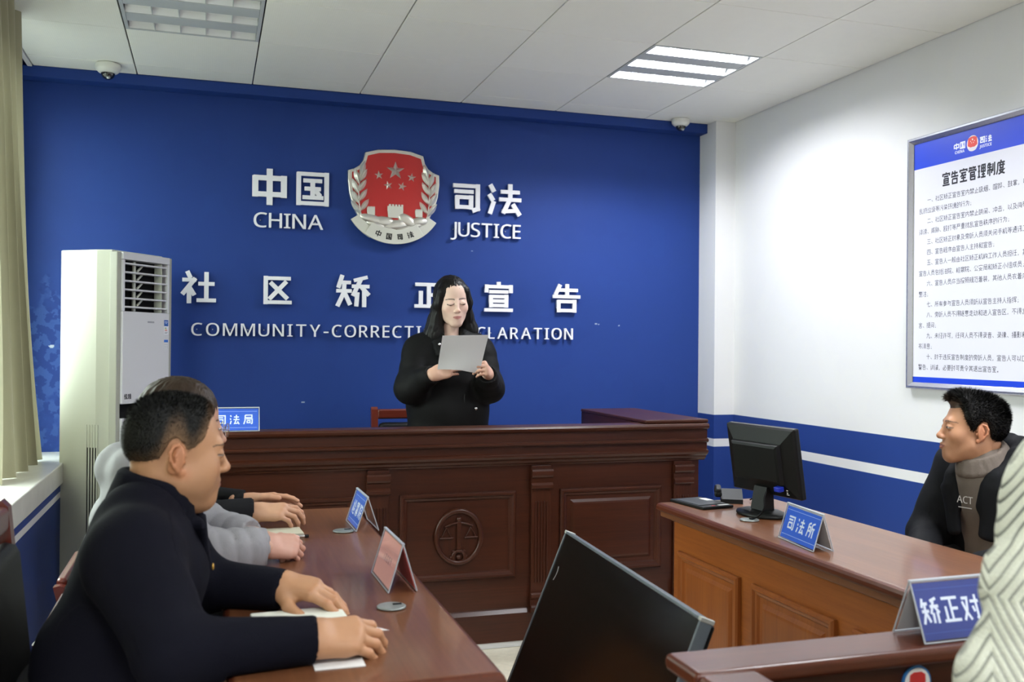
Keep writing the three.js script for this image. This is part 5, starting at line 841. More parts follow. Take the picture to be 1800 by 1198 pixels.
// ---- hand in its own axes: x along the fingers, y out of the back of the hand, thumb towards ts * z
function handGeo(o) {
  const ts = o.left ? 1 : -1, B = new Body(), nails = [], kn = [], curls = o.curls, r0 = o.thick ?? 1;
  const base = [[0.088, 0, 0.030], [0.092, 0.003, 0.010], [0.086, 0.002, -0.011], [0.077, -0.002, -0.029]], len = [[0.043, 0.026, 0.021], [0.047, 0.030, 0.022], [0.043, 0.028, 0.021], [0.034, 0.021, 0.018]], rad = [[0.0098, 0.0088, 0.0078], [0.0102, 0.0090, 0.0080], [0.0097, 0.0086, 0.0077], [0.0086, 0.0076, 0.0068]];
  for (let f = 0; f < 4; f++) { const [x, y, z] = base[f]; B.cap([0.0, 0, z * 0.55 * ts], [x, y, z * ts], 0.0155 * r0, 0.0128 * r0, 0.016); }
  B.cap([-(o.stub ?? 0.045), -0.001, 0.010 * ts], [0.012, -0.001, 0.010 * ts], 0.0225 * r0, 0.020 * r0, 0.02).cap([-(o.stub ?? 0.045), -0.001, -0.010 * ts], [0.012, -0.001, -0.010 * ts], 0.0225 * r0, 0.020 * r0, 0.02);
  B.cap([0.012, -0.006, -0.022 * ts], [0.06, -0.006, -0.028 * ts], 0.014 * r0, 0.012 * r0, 0.015);
  for (let f = 0; f < 4; f++) {
    let [x, y, z] = base[f]; z *= ts; const sp = (o.spread ?? 0.06) * (1.4 - f) * ts + (o.sweep ?? 0); let a = 0;
    for (let s = 0; s < 3; s++) {
      a += curls[f][s]; const L = len[f][s], dx = Math.cos(a) * Math.cos(sp), dy = -Math.sin(a), dz = Math.cos(a) * Math.sin(sp), X = x + dx * L, Y = y + dy * L, Z = z + dz * L;
      B.cap([x, y, z], [X, Y, Z], rad[f][s] * 1.03 * r0, (rad[f][s + 1] ?? rad[f][s] * 0.86) * r0, 0.004); kn.push([x, y + 0.006, z]);
      if (s === 2) nails.push([X - dx * 0.004 + Math.sin(a) * rad[f][2] * 0.75, Y - dy * 0.004 + Math.cos(a) * rad[f][2] * 0.75, Z]);
      x = X; y = Y; z = Z;
    }
  }
  { // thumb leaves the side of the palm near its base
    const T = o.thumb ?? [[0.72, -0.28, 0.64], [0.92, -0.22, 0.32], [0.97, -0.22, 0.10]], L = [0.046, 0.034, 0.028], R = [0.0150, 0.0118, 0.0106, 0.0088]; let p = [0.018, -0.006, 0.022 * ts];
    B.ell([0.036, -0.010, 0.026 * ts], [0.030, 0.015, 0.016], 0.014);
    for (let s = 0; s < 3; s++) { const d = V(T[s][0], T[s][1], T[s][2] * ts).normalize(), q = [p[0] + d.x * L[s], p[1] + d.y * L[s], p[2] + d.z * L[s]]; B.cap(p, q, R[s] * r0, R[s + 1] * r0, s ? 0.005 : 0.014); if (s === 2) { const up = V(0, 1, 0).addScaledVector(d, -d.y).normalize().lerp(V(0, 0, ts), 0.3).normalize(); nails.push([q[0] - d.x * 0.002 + up.x * 0.007, q[1] - d.y * 0.002 + up.y * 0.007, q[2] - d.z * 0.002 + up.z * 0.007]); } p = q; }
  }
  return B.mesh(o.cell ?? 0.0028, { color: (x, y, z) => { let c = o.skin.map((v) => v * (1 + 0.05 * fbm(x * 60, y * 60, z * 60, 2))); let m = 9; for (const k of kn) m = Math.min(m, Math.hypot(x - k[0], y - k[1], z - k[2])); if (m < 0.014) c = [c[0] * (1 - 0.0), c[1] * (1 - 0.14 * (1 - m / 0.014)), c[2] * (1 - 0.2 * (1 - m / 0.014))]; for (const k of nails) { const d = Math.hypot(x - k[0], y - k[1], z - k[2]); if (d < 0.0065) c = [Math.min(0.9, c[0] * 1.22), c[1] * 1.25, c[2] * 1.3]; } return c; } });
}
// close-cropped hair: a shell over the skull whose thickness falls to nothing at the hairline
function shortHair(o) {
  const B = new Body();
  B.ell([0, 0.035, -0.018], [0.0755, 0.087, 0.096], 0).ell([0, 0.048, 0.026], [0.062, 0.055, 0.055], 0.03); if (o.tuft) B.ell([0, 0.098, 0.045], [0.045, 0.022, 0.045], 0.03).cap([0.0, 0.104, 0.072], [-0.006, 0.108, 0.098], 0.014, 0.005, 0.02);
  const line = [[0.09, 0.115], [0.066, 0.096], [0.052, 0.066], [0.044, 0.030], [0.034, 0.012], [0.022, o.burn], [0.010, o.burn], [0.0, 0.016], [-0.014, 0.032], [-0.028, 0.026], [-0.040, 0.0], [-0.052, -0.034], [-0.07, -0.056], [-0.12, -0.064]];
  const low = (z) => { for (let i = 0; i + 1 < line.length; i++) if (z >= line[i + 1][0]) { const t = Math.min(1, (z - line[i + 1][0]) / (line[i][0] - line[i + 1][0])); return line[i + 1][1] + t * (line[i][1] - line[i + 1][1]); } return -0.064; };
  const th = (x, y, z) => { const e = y - low(z); return -0.006 + (0.006 + o.side) * soft(-0.004, 0.016, e) + o.mid * soft(0.0, 0.06, e) + o.top * soft(0.055, 0.11, y); };
  const out = B.mesh(0.0026, { disp: (x, y, z) => { const t = th(x, y, z), r = Math.max(0, t); return -t + (0.10 * r + 0.0005) * (noise(x * 190, y * 70, z * 120) + 0.8 * noise(x * 70, y * 30, z * 60)); }, color: (x, y, z) => { const e = y - low(z), k = soft(-0.01, o.fadeTo, e + 0.016 * fbm(x * 30, y * 30, z * 30, 2)), g = 1 + 0.5 * noise(x * 380, y * 160, z * 300); return mixc(o.fade, o.color, Math.max(0, Math.min(1, k))).map((v) => v * Math.max(0.4, g)); } });
  return [out, low];
}
// short hairs standing on a cropped head: thin blades along dir(normal, position)
function fur(g, n, len, wide, seed, ok, dir) {
  const p = g.attributes.position, nn = g.attributes.normal, cc = g.attributes.color, r = seeded(seed), pos = [], nor = [], col = [], uv = [];
  for (let k = 0, tries = 0; k < n && tries < n * 6; tries++) {
    const i = Math.floor(r() * p.count), x = p.getX(i), y = p.getY(i), z = p.getZ(i); if (!ok(x, y, z)) continue; k++;
    const N = V(nn.getX(i), nn.getY(i), nn.getZ(i)), D = dir(N, x, y, z, r).normalize(), S = N.clone().cross(D); if (S.lengthSq() < 1e-6) continue; S.normalize().applyAxisAngle(D, (r() - 0.5) * 2);
    const L = len(x, y, z) * (0.6 + 0.6 * r()), w = wide * (0.7 + 0.6 * r()), a = [x + (r() - 0.5) * 0.003, y + (r() - 0.5) * 0.003, z + (r() - 0.5) * 0.003], m = 0.55 + 0.9 * r();
    pos.push(a[0] - S.x * w, a[1] - S.y * w, a[2] - S.z * w, a[0] + S.x * w, a[1] + S.y * w, a[2] + S.z * w, a[0] + D.x * L, a[1] + D.y * L, a[2] + D.z * L);
    for (let q = 0; q < 3; q++) { nor.push(N.x, N.y, N.z); uv.push(0, 0); col.push(cc.getX(i) * m, cc.getY(i) * m, cc.getZ(i) * m); }
  }
  const f = new THREE.BufferGeometry(); f.setAttribute('position', new THREE.Float32BufferAttribute(pos, 3)); f.setAttribute('normal', new THREE.Float32BufferAttribute(nor, 3)); f.setAttribute('uv', new THREE.Float32BufferAttribute(uv, 2)); f.setAttribute('color', new THREE.Float32BufferAttribute(col, 3));
  return mergeGeometries([g.toNonIndexed(), f]);
}
const skinMat = (r = 0.52) => std({ color: 0xffffff, vertexColors: true, roughness: r });
const folds = (amp, fr, seed) => (x, y, z) => { const w = fbm(x * 3 + seed, y * 3, z * 3, 2) * 5; return amp * (0.6 * Math.sin(fr * (y * 0.8 + x * 0.35 + z * 0.3) + w) + 0.9 * fbm(x * 11 + seed, y * 9, z * 11, 3)); };
const fabric = (c, rough, freq = 260, bump = 0.0004, sheen = 0) => phys({ color: rgb(...c), roughness: rough, specularIntensity: 0.22, bumpMap: speckle([0.5, 0.5, 0.5], 0.8, freq / 8, [0.12, 0.12], 5), bumpScale: bump, sheen: sheen * 0.3, sheenRoughness: 0.6, sheenColor: rgb(0.2, 0.2, 0.25) });
const person = (label, at, group) => thing('person', label, 'person', at, 0, group);
// every person is built in room coordinates; the group stands at the feet
function give(p, name, g, m, label) { g.translate(-p.position.x, 0, -p.position.z); return part(name, g, m, p, label); }
// sitting lower half: hip centre, facing direction
function sitLegs(p, hip, f, wide, mat, shoeMat, kneeX = 0.43) {
  const r = [-f[2], 0, f[0]], at = (a, y, s) => [hip[0] + f[0] * a + r[0] * s, y, hip[2] + f[2] * a + r[2] * s], T = new Body();
  T.slab(at(-0.02, 0.575, -0.06), at(-0.02, 0.575, 0.06), [0.115, 0.1], [0.115, 0.1], [0, 1, 0], 0.04);
  for (const s of [-1, 1]) { T.cap(at(0, 0.565, s * wide), at(kneeX, 0.555, s * (wide + 0.02)), 0.088, 0.066, 0.05); T.cap(at(kneeX, 0.55, s * (wide + 0.02)), at(kneeX - 0.04, 0.10, s * (wide + 0.02)), 0.066, 0.048, 0.03); }
  give(p, 'trousers', T.mesh(0.011, { disp: folds(0.003, 30, 3) }), mat);
  for (const s of [-1, 1]) { const S = new Body(); S.cap(at(kneeX - 0.06, 0.05, s * (wide + 0.02)), at(kneeX + 0.13, 0.038, s * (wide + 0.035)), 0.048, 0.036, 0.02).ell(at(kneeX + 0.03, 0.015, s * (wide + 0.03)), [0.13, 0.014, 0.13], 0.01); give(p, 'shoe', S.mesh(0.008, { keep: (x, y) => 0.002 - y }), shoeMat); }
}
// ---------------------------------------------------------------- who is there
const black = std({ color: rgb(0.008, 0.008, 0.009), roughness: 0.75 }), shoeBlack = std({ color: rgb(0.01, 0.01, 0.01), roughness: 0.35 });
M.hairBlack = phys({ color: rgb(0.006, 0.0052, 0.005), roughness: 0.45, specularIntensity: 0.45 });
const strand = (amp, n, s) => (x, y, z) => { const a = Math.atan2(x, z); return amp * (Math.sin(a * n + 5 * noise(x * 14, y * 5 + s, z * 14)) * 0.5 + noise(x * 70, y * 9 + s, z * 70)); };

// ---- woman reading at the bench
{
  const p = person('woman with long black hair in a black jacket reading from white papers', [1.53, 0, 0.97]);
  const skin = [0.78, 0.54, 0.44], head = frameOf([1.534, 1.545, 1.0], [0.03, -0.17, 1], [-0.07, 1, 0.13], 0.98);
  const bodyParts = [headGeo({ female: true, skin, lip: [0.50, 0.16, 0.15], down: true, neck: 0.050, blush: 0.3, nose: 0.55, jaw: 1.05, browT: 0.0038 }).applyMatrix4(head)];
  const inner = new Body(); inner.slab([1.53, 0.9, 0.95], [1.53, 1.28, 0.955], [0.13, 0.09], [0.15, 0.09], [1, 0, 0]).cap([1.53, 1.28, 0.955], [1.53, 1.42, 0.965], 0.05, 0.047, 0.03);
  for (const s of [-1, 1]) { const S = [1.53 + s * 0.16, 1.29, 0.96], E = [1.515 + s * 0.195, 1.13, 1.05], Wr = [s < 0 ? 1.385 : 1.655, 1.19, 1.21]; inner.chain([S, E, Wr], [0.045, 0.038, 0.024], 0.02); inner.chain([[1.53 + s * 0.085, 0.85, 0.95], [1.53 + s * 0.09, 0.48, 0.97], [1.53 + s * 0.09, 0.08, 0.95]], [0.075, 0.052, 0.035], 0.03); }
  bodyParts.push(inner.mesh(0.012, { color: () => skin }));
  bodyParts.push(handGeo({ left: false, skin: [0.62, 0.37, 0.27], stub: 0.012, curls: [[0.25, 0.35, 0.2], [0.3, 0.4, 0.25], [0.38, 0.45, 0.3], [0.45, 0.5, 0.3]], spread: 0.03, thumb: [[0.75, -0.55, 0.4], [0.9, -0.42, 0.05], [0.95, -0.3, 0]] }).applyMatrix4(handFrame([1.392, 1.192, 1.225], [0.93, 0.30, 0.12], [-0.1, 0.25, 0.96], 0.9)));
  bodyParts.push(handGeo({ left: true, skin: [0.62, 0.37, 0.27], stub: 0.012, curls: [[1.0, 0.9, 0.4], [1.05, 0.95, 0.4], [1.1, 1.0, 0.4], [1.1, 1.0, 0.5]], spread: 0.0, thumb: [[0.8, -0.4, 0.45], [0.85, -0.5, 0.0], [0.8, -0.6, 0]] }).applyMatrix4(handFrame([1.662, 1.196, 1.215], [-0.42, 0.34, 0.84], [0.80, 0.30, 0.5], 0.88)));
  give(p, 'body', blend(bodyParts), skinMat());
  const J = new Body();
  J.slab([1.535, 0.72, 0.955], [1.53, 1.02, 0.955], [0.215, 0.15], [0.20, 0.145], [1, 0, 0], 0.03).slab([1.53, 1.02, 0.955], [1.53, 1.27, 0.955], [0.20, 0.145], [0.185, 0.125], [1, 0, 0], 0.05);
  J.cap([1.41, 1.315, 0.955], [1.65, 1.315, 0.955], 0.066, 0.066, 0.07).cap([1.49, 1.352, 0.955], [1.57, 1.352, 0.955], 0.066, 0.066, 0.06);
  const puff = (n) => (h) => 1 + 0.035 * Math.abs(Math.sin(h * Math.PI * n));
  for (const s of [-1, 1]) { const S = [1.53 + s * 0.155, 1.295, 0.96], E = [1.514 + s * 0.197, 1.122, 1.055], Wr = [s < 0 ? 1.385 : 1.664, 1.186, 1.205], D = Wr.map((v, i) => v - E[i]); J.cap(S, E, 0.080, 0.074, 0.04, false, puff(3)); J.cap(E, Wr, 0.073, 0.047, 0.035, false, puff(3)); J.trim(Wr, D, 0.07); }
  J.ell([1.53, 1.425, 1.01], [0.052, 0.085, 0.066], 0.012, true);
  const jm = fabric([0.0075, 0.0075, 0.0078], 0.62, 300, 0.0003, 0.1); give(p, 'jacket', J.mesh(0.009, { disp: folds(0.0045, 34, 8) }), jm);
  const Cl = new Body(); // stand collar, open at the front
  for (let k = 0; k < 14; k++) { const a = 0.75 + k * (2 * Math.PI - 1.5) / 14, b = a + (2 * Math.PI - 1.5) / 14, P = (t, y, q) => [1.532 + Math.sin(t) * 0.084 * q, y, 0.965 + Math.cos(t) * 0.078 * q]; Cl.slab(P((a + b) / 2, 1.345, 1.05), P((a + b) / 2, 1.395 - 0.02 * Math.cos((a + b) / 2), 1.0), [0.03, 0.014], [0.028, 0.012], [Math.cos((a + b) / 2), 0, -Math.sin((a + b) / 2)], 0.02); }
  Cl.slab([1.452, 1.35, 1.055], [1.462, 1.285, 1.09], [0.035, 0.014], [0.03, 0.012], [1, 0, 0.3], 0.02).slab([1.64, 1.35, 1.055], [1.63, 1.285, 1.09], [0.03, 0.014], [0.026, 0.012], [1, 0, -0.3], 0.02);
  give(p, 'collar', Cl.mesh(0.007, { disp: folds(0.002, 40, 5) }), jm);
  for (const [x, y, z] of [[1.452, 1.332, 1.083], [1.632, 1.02, 1.108]]) give(p, 'snap_button', lathe([[0, 0.004], [0.003, 0.004], [0.0032, 0.003], [0.0065, 0.003], [0.007, 0]], 20).rotateX(Math.PI / 2).translate(x, y, z), M.chrome);
  give(p, 'placket', bx(0.006, 0.32, 0.006, 1.575, 0.93, 1.101, 0.002, 1), black);
  const Tr = new Body(); for (const s of [-1, 1]) Tr.chain([[1.53 + s * 0.085, 0.88, 0.95], [1.53 + s * 0.09, 0.48, 0.97], [1.53 + s * 0.09, 0.07, 0.95]], [0.095, 0.07, 0.06], 0.03); give(p, 'trousers', Tr.mesh(0.012), black);
  for (const s of [-1, 1]) { const S = new Body(); S.cap([1.53 + s * 0.09, 0.045, 0.93], [1.53 + s * 0.1, 0.035, 1.08], 0.042, 0.032, 0.02); give(p, 'shoe', S.mesh(0.009, { keep: (x, y) => 0.001 - y }), shoeBlack); }
  // hair: cap with a side parting and long lengths, one in front of the shoulder
  const Hr = new Body();
  Hr.ell([0, 0.043, -0.024], [0.0835, 0.090, 0.104], 0).ell([0.0, -0.03, -0.055], [0.082, 0.11, 0.075], 0.04);
  Hr.ell([0.004, -0.040, 0.112], [0.066, 0.107, 0.079], 0.010, true);
  Hr.chain([[-0.062, 0.055, 0.035], [-0.078, -0.005, 0.022], [-0.086, -0.08, 0.008], [-0.098, -0.16, 0.018], [-0.108, -0.25, 0.05], [-0.092, -0.33, 0.07]], [0.022, 0.024, 0.032, 0.042, 0.034, 0.012], 0.025);
  Hr.chain([[-0.085, -0.1, -0.02], [-0.12, -0.2, -0.005], [-0.135, -0.28, 0.03]], [0.04, 0.04, 0.02], 0.03);
  Hr.chain([[0.060, 0.055, 0.035], [0.074, -0.005, 0.020], [0.078, -0.08, -0.004], [0.094, -0.15, -0.01], [0.108, -0.21, -0.01]], [0.022, 0.023, 0.030, 0.038, 0.03], 0.025);
  Hr.slab([0, -0.05, -0.075], [0, -0.26, -0.115], [0.095, 0.045], [0.11, 0.035], [1, 0, 0], 0.03);
  give(p, 'hair', Hr.mesh(0.0042, { disp: strand(0.0028, 46, 1) }).applyMatrix4(head), M.hairBlack);
}
{ // her papers: tilted sheets, held from below
  const t = thing('paper_stack', 'white papers held up by the standing woman', 'paper', [0, 0, 0]);
  const sheet = (o, s) => { const nu = 14, nv = 14, pos = [], idx = [], uv = []; const TL = [1.399 + s * 0.004, 1.372, 1.365], TR = [1.618, 1.378 - s * 0.002, 1.365], BL = [1.402, 1.216, 1.262], BR = [1.600, 1.194, 1.262]; for (let j = 0; j <= nv; j++) for (let i = 0; i <= nu; i++) { const u = i / nu, v = j / nv, L = TL.map((a, k) => a + (BL[k] - a) * v), Rr = TR.map((a, k) => a + (BR[k] - a) * v); const q = L.map((a, k) => a + (Rr[k] - a) * u); pos.push(q[0], q[1] + o * 0.5 - 0.008 * Math.sin(Math.PI * u) * v * v * -1, q[2] + o + 0.012 * Math.sin(Math.PI * u) * (0.3 + 0.7 * v) - 0.010 * Math.sin(Math.PI * (u * 0.8 + v * 0.9)) * v); uv.push(u, v); } for (let j = 0; j < nv; j++) for (let i = 0; i < nu; i++) { const a = j * (nu + 1) + i; idx.push(a, a + nu + 1, a + 1, a + 1, a + nu + 1, a + nu + 2); } const g = new THREE.BufferGeometry(); g.setAttribute('position', new THREE.Float32BufferAttribute(pos, 3)); g.setAttribute('uv', new THREE.Float32BufferAttribute(uv, 2)); g.setIndex(idx); g.computeVertexNormals(); return g; };
  for (let k = 0; k < 3; k++) part('sheet', sheet(-k * 0.0012, k), phys({ color: rgb(0.82, 0.82, 0.83), roughness: 0.8, transmission: 0.25, thickness: 0, side: THREE.DoubleSide }), t);
}
// ---- man in navy, left foreground
{
  const p = person('man in a dark navy coat sitting at the left table with a pen', [0.12, 0, 3.5]);
  const skin = [0.47, 0.245, 0.125], head = frameOf([0.324, 1.099, 3.485], [0.98, -0.05, -0.19], [0.05, 1, 0.0], 0.955);
  const fade = (x, y, z, c) => mixc(c, [0.10, 0.06, 0.035], 0.12 * soft(-0.03, -0.06, y) * soft(-0.01, 0.03, z));
  const bp = [headGeo({ skin, plump: true, jaw: 1.08, neck: 0.066, nose: 0.5, lip: [0.33, 0.12, 0.09], stubble: fade, blush: 0.4, gaze: 0.2 }).applyMatrix4(head)];
  const inner = new Body(); inner.slab([0.16, 0.55, 3.5], [0.25, 0.90, 3.5], [0.13, 0.1], [0.15, 0.1], [0, 0, 1]).cap([0.26, 0.9, 3.495], [0.30, 1.03, 3.488], 0.06, 0.06, 0.03);
  const NE = [0.335, 0.79, 3.85], NW = [0.565, 0.790, 3.842], FE = [0.37, 0.79, 3.365], FW = [0.535, 0.792, 3.470];
  inner.chain([[0.255, 0.92, 3.67], NE, NW], [0.05, 0.042, 0.028], 0.02).chain([[0.28, 0.92, 3.32], FE, FW], [0.05, 0.042, 0.028], 0.02); inner.cap([0.1, 0.56, 3.5], [0.4, 0.56, 3.5], 0.07, 0.06);
  bp.push(inner.mesh(0.012, { color: () => skin }));
  // right hand, writing
  bp.push(handGeo({ left: false, skin, thick: 1.16, cell: 0.0024, curls: [[0.42, 0.62, 0.30], [0.42, 0.60, 0.32], [0.42, 0.58, 0.34], [0.40, 0.50, 0.3]], spread: 0.11, sweep: -0.04, thumb: [[0.8, -0.4, 0.42], [0.93, -0.30, -0.06], [0.95, -0.25, -0.25]] }).applyMatrix4(handFrame([0.566, 0.795, 3.842], [0.985, -0.05, -0.10], [0.14, 0.86, 0.48], 0.98)));
  // left hand, resting on the notebook
  bp.push(handGeo({ left: true, skin, thick: 1.12, cell: 0.0024, curls: [[0.34, 0.34, 0.22], [0.36, 0.36, 0.22], [0.38, 0.38, 0.25], [0.4, 0.4, 0.25]], spread: 0.04, thumb: [[0.66, -0.34, 0.66], [0.86, -0.30, 0.40], [0.93, -0.22, 0.28]] }).applyMatrix4(handFrame([0.533, 0.806, 3.468], [0.88, -0.10, 0.46], [0.10, 0.97, 0.22], 1.0)));
  give(p, 'body', blend(bp), skinMat(0.5));
  const J = new Body();
  J.slab([0.17, 0.50, 3.505], [0.205, 0.68, 3.505], [0.19, 0.135], [0.195, 0.14], [0, 0, 1], 0.05).slab([0.205, 0.68, 3.505], [0.26, 0.86, 3.5], [0.195, 0.14], [0.19, 0.13], [0, 0, 1], 0.05);
  J.cap([0.275, 0.935, 3.345], [0.252, 0.94, 3.655], 0.070, 0.074, 0.06).cap([0.262, 0.985, 3.42], [0.256, 0.985, 3.56], 0.068, 0.068, 0.06);
  J.cap([0.255, 0.915, 3.685], NE, 0.088, 0.066, 0.05).cap(NE, NW, 0.062, 0.045, 0.03); J.cap([0.282, 0.915, 3.315], FE, 0.078, 0.062, 0.05).cap(FE, FW, 0.060, 0.044, 0.03);
  J.cap([0.27, 1.02, 3.492], [0.335, 1.10, 3.485], 0.064, 0.066, 0.012, true);
  J.trim(NW, [1, 0, -0.05]).trim(FW, [0.9, 0, 0.4]);
  M.navy = fabric([0.0050, 0.0052, 0.0100], 0.9, 420, 0.0005, 0);
  give(p, 'coat', J.mesh(0.0062, { disp: folds(0.0035, 26, 2), keep: (x, y, z) => (x > 0.415 && x < 0.9 && z > 2.15 && z < 4.0 ? Math.min(0.7515 - y, x - 0.42) : -1) }), M.navy);
  const Cl = new Body(); // turned stand collar
  for (let k = 0; k < 18; k++) { const a = k / 18 * 2 * Math.PI, c = Math.cos(a), s = Math.sin(a), lift = -c * 0.018, Q = (q, y) => [0.280 + c * 0.070 * q + (y - 1.0) * 0.25, y + lift - (c > 0.2 ? (c - 0.2) * 0.06 : 0), 3.492 + s * 0.076 * q]; if (c > 0.8) continue; Cl.slab(Q(1.12, 0.985), Q(1.0, 1.04), [0.026, 0.013], [0.024, 0.010], [-s, 0, c], 0.018); }
  Cl.slab([0.368, 0.955, 3.53], [0.385, 0.86, 3.51], [0.035, 0.012], [0.012, 0.01], [0.3, 0, 1], 0.02).slab([0.368, 0.955, 3.455], [0.385, 0.86, 3.47], [0.035, 0.012], [0.012, 0.01], [-0.3, 0, 1], 0.02);
  give(p, 'collar', Cl.mesh(0.006, { disp: folds(0.0015, 30, 4) }), M.navy);
  give(p, 'pin', flat(new THREE.SphereGeometry(0.006, 14, 10).scale(0.5, 1.2, 1).translate(0.397, 0.875, 3.575)), std({ color: rgb(0.6, 0.35, 0.08), roughness: 0.3, metalness: 0.8 }), 'small gold pin');
  sitLegs(p, [0.12, 0.5, 3.5], [1, 0, 0], 0.10, black, shoeBlack);
  const [crop, edge] = shortHair({ burn: -0.010, side: 0.0003, mid: 0.0030, top: 0.0055, fadeTo: 0.08, fade: [0.24, 0.145, 0.078], color: [0.011, 0.012, 0.011] });
  give(p, 'hair', fur(crop, 26000, (x, y, z) => 0.0022 + 0.0065 * soft(0.04, 0.11, y), 0.00045, 31, (x, y, z) => y - edge(z) > 0.004, (N, x, y, z, r) => N.clone().add(V((r() - 0.5) * 0.7, -0.5 * soft(0.10, 0.02, y) + (r() - 0.5) * 0.5, 0.45 * soft(0.06, 0.12, y) - 0.2 + (r() - 0.5) * 0.6))).applyMatrix4(head), phys({ color: 0xffffff, vertexColors: true, roughness: 0.6, specularIntensity: 0.5, side: THREE.DoubleSide }));
}
// ---- woman in the grey down jacket
{
  const p = person('woman with brown bobbed hair and glasses in a light grey down jacket', [0.12, 0, 2.92]);
  const skin = [0.56, 0.32, 0.22], head = frameOf([0.325, 1.105, 2.885], [0.97, -0.10, -0.2], [0.08, 1, 0], 0.97);
  const bp = [headGeo({ female: true, skin, lip: [0.45, 0.15, 0.14], neck: 0.05, nose: 0.8 }).applyMatrix4(head)];
  const inner = new Body(), NE = [0.36, 0.79, 3.10], NW = [0.530, 0.795, 3.035], FE = [0.37, 0.79, 2.74], FW = [0.505, 0.800, 2.905];
  inner.slab([0.16, 0.55, 2.9], [0.24, 0.9, 2.9], [0.12, 0.09], [0.13, 0.09], [0, 0, 1]).cap([0.25, 0.9, 2.9], [0.30, 1.03, 2.888], 0.05, 0.05, 0.03).chain([[0.25, 0.92, 3.04], NE, NW], [0.045, 0.036, 0.024], 0.02).chain([[0.26, 0.92, 2.76], FE, FW], [0.045, 0.036, 0.024], 0.02); inner.cap([0.1, 0.56, 2.9], [0.4, 0.56, 2.9], 0.07, 0.06);
  bp.push(inner.mesh(0.012, { color: () => skin }));
  bp.push(handGeo({ left: false, skin: [0.58, 0.32, 0.24], curls: [[0.7, 1.0, 0.5], [0.75, 1.05, 0.5], [0.8, 1.05, 0.5], [0.8, 1.0, 0.5]], spread: 0.03, thumb: [[0.8, -0.2, 0.5], [0.95, -0.2, 0.1], [0.95, -0.2, 0]] }).applyMatrix4(handFrame([0.535, 0.797, 3.022], [0.90, -0.10, -0.28], [0.35, 0.70, 0.62], 0.88)));
  bp.push(handGeo({ left: true, skin: [0.58, 0.34, 0.24], curls: [[0.5, 0.8, 0.5], [0.55, 0.85, 0.5], [0.6, 0.9, 0.5], [0.6, 0.9, 0.5]], spread: 0.03 }).applyMatrix4(handFrame([0.505, 0.806, 2.915], [0.78, -0.10, 0.58], [0.1, 0.95, 0.0], 0.88)));
  give(p, 'body', blend(bp), skinMat());
  const J = new Body(), q = (n) => (h) => 1 + 0.11 * Math.pow(Math.abs(Math.sin(h * Math.PI * n)), 0.5) - 0.06;
  J.slab([0.165, 0.50, 2.9], [0.235, 0.90, 2.9], [0.175, 0.14], [0.17, 0.13], [0, 0, 1], 0.04, false, q(5)).cap([0.25, 0.95, 2.79], [0.24, 0.95, 3.02], 0.07, 0.07, 0.06);
  J.cap([0.245, 0.93, 3.055], NE, 0.082, 0.072, 0.04, false, q(4)).cap(NE, [0.512, 0.797, 3.040], 0.070, 0.055, 0.03, false, q(4)); J.cap([0.26, 0.93, 2.745], FE, 0.082, 0.072, 0.04, false, q(4)).cap(FE, [0.490, 0.804, 2.895], 0.066, 0.052, 0.03, false, q(4));
  // hood lying on the shoulders
  J.chain([[0.30, 0.985, 2.80], [0.20, 1.0, 2.81], [0.165, 1.005, 2.9], [0.20, 1.0, 2.99], [0.30, 0.985, 3.0]], [0.035, 0.05, 0.055, 0.05, 0.035], 0.03);
  J.cap([0.29, 1.03, 2.89], [0.32, 1.12, 2.887], 0.06, 0.06, 0.012, true);
  J.trim([0.516, 0.797, 3.040], [1, 0, -0.3]).trim([0.492, 0.804, 2.897], [0.8, 0, 0.6]);
  give(p, 'down_jacket', J.mesh(0.0075, { disp: folds(0.004, 55, 6), keep: (x, y, z) => (x > 0.415 && x < 0.9 && z > 2.15 && z < 4.0 ? Math.min(0.7515 - y, x - 0.42) : -1) }), fabric([0.30, 0.30, 0.315], 0.6, 300, 0.0003));
  sitLegs(p, [0.12, 0.5, 2.9], [1, 0, 0], 0.09, black, shoeBlack);
  const Hr = new Body();
  Hr.ell([0, 0.045, -0.024], [0.086, 0.092, 0.108], 0).ell([0, -0.045, -0.06], [0.084, 0.085, 0.075], 0.04).ell([0, -0.035, 0.115], [0.062, 0.108, 0.078], 0.012, true);
  for (const s of [-1, 1]) Hr.chain([[s * 0.064, 0.05, 0.03], [s * 0.078, -0.01, 0.015], [s * 0.078, -0.09, -0.005]], [0.022, 0.026, 0.024], 0.025);
  give(p, 'hair', Hr.mesh(0.0042, { disp: strand(0.0026, 46, 4), color: (x, y, z) => { const k = 0.5 + 0.5 * noise(Math.atan2(x, z) * 24, y * 4, 2); return mixc([0.030, 0.019, 0.012], [0.12, 0.068, 0.038], k * soft(0.08, -0.08, y) + 0.15 * k); } }).applyMatrix4(head), phys({ color: 0xffffff, vertexColors: true, roughness: 0.5, specularIntensity: 0.45 }));
  const gl = []; for (const s of [-1, 1]) { const ring = new THREE.TorusGeometry(0.021, 0.0012, 8, 36); ring.scale(1.08, 0.9, 1); ring.translate(s * 0.032, -0.002, 0.109); gl.push(flat(ring)); gl.push(tube([[s * 0.054, 0.002, 0.107], [s * 0.068, 0.003, 0.07], [s * 0.078, 0.004, 0.0], [s * 0.078, -0.012, -0.022]], 0.0013, 20, 6)); } gl.push(tube([[-0.010, 0.002, 0.109], [0, 0.005, 0.1125], [0.010, 0.002, 0.109]], 0.0012, 10, 6));
  give(p, 'glasses', join(gl).applyMatrix4(head), std({ color: rgb(0.35, 0.32, 0.3), roughness: 0.25, metalness: 0.8 }), 'thin metal glasses');
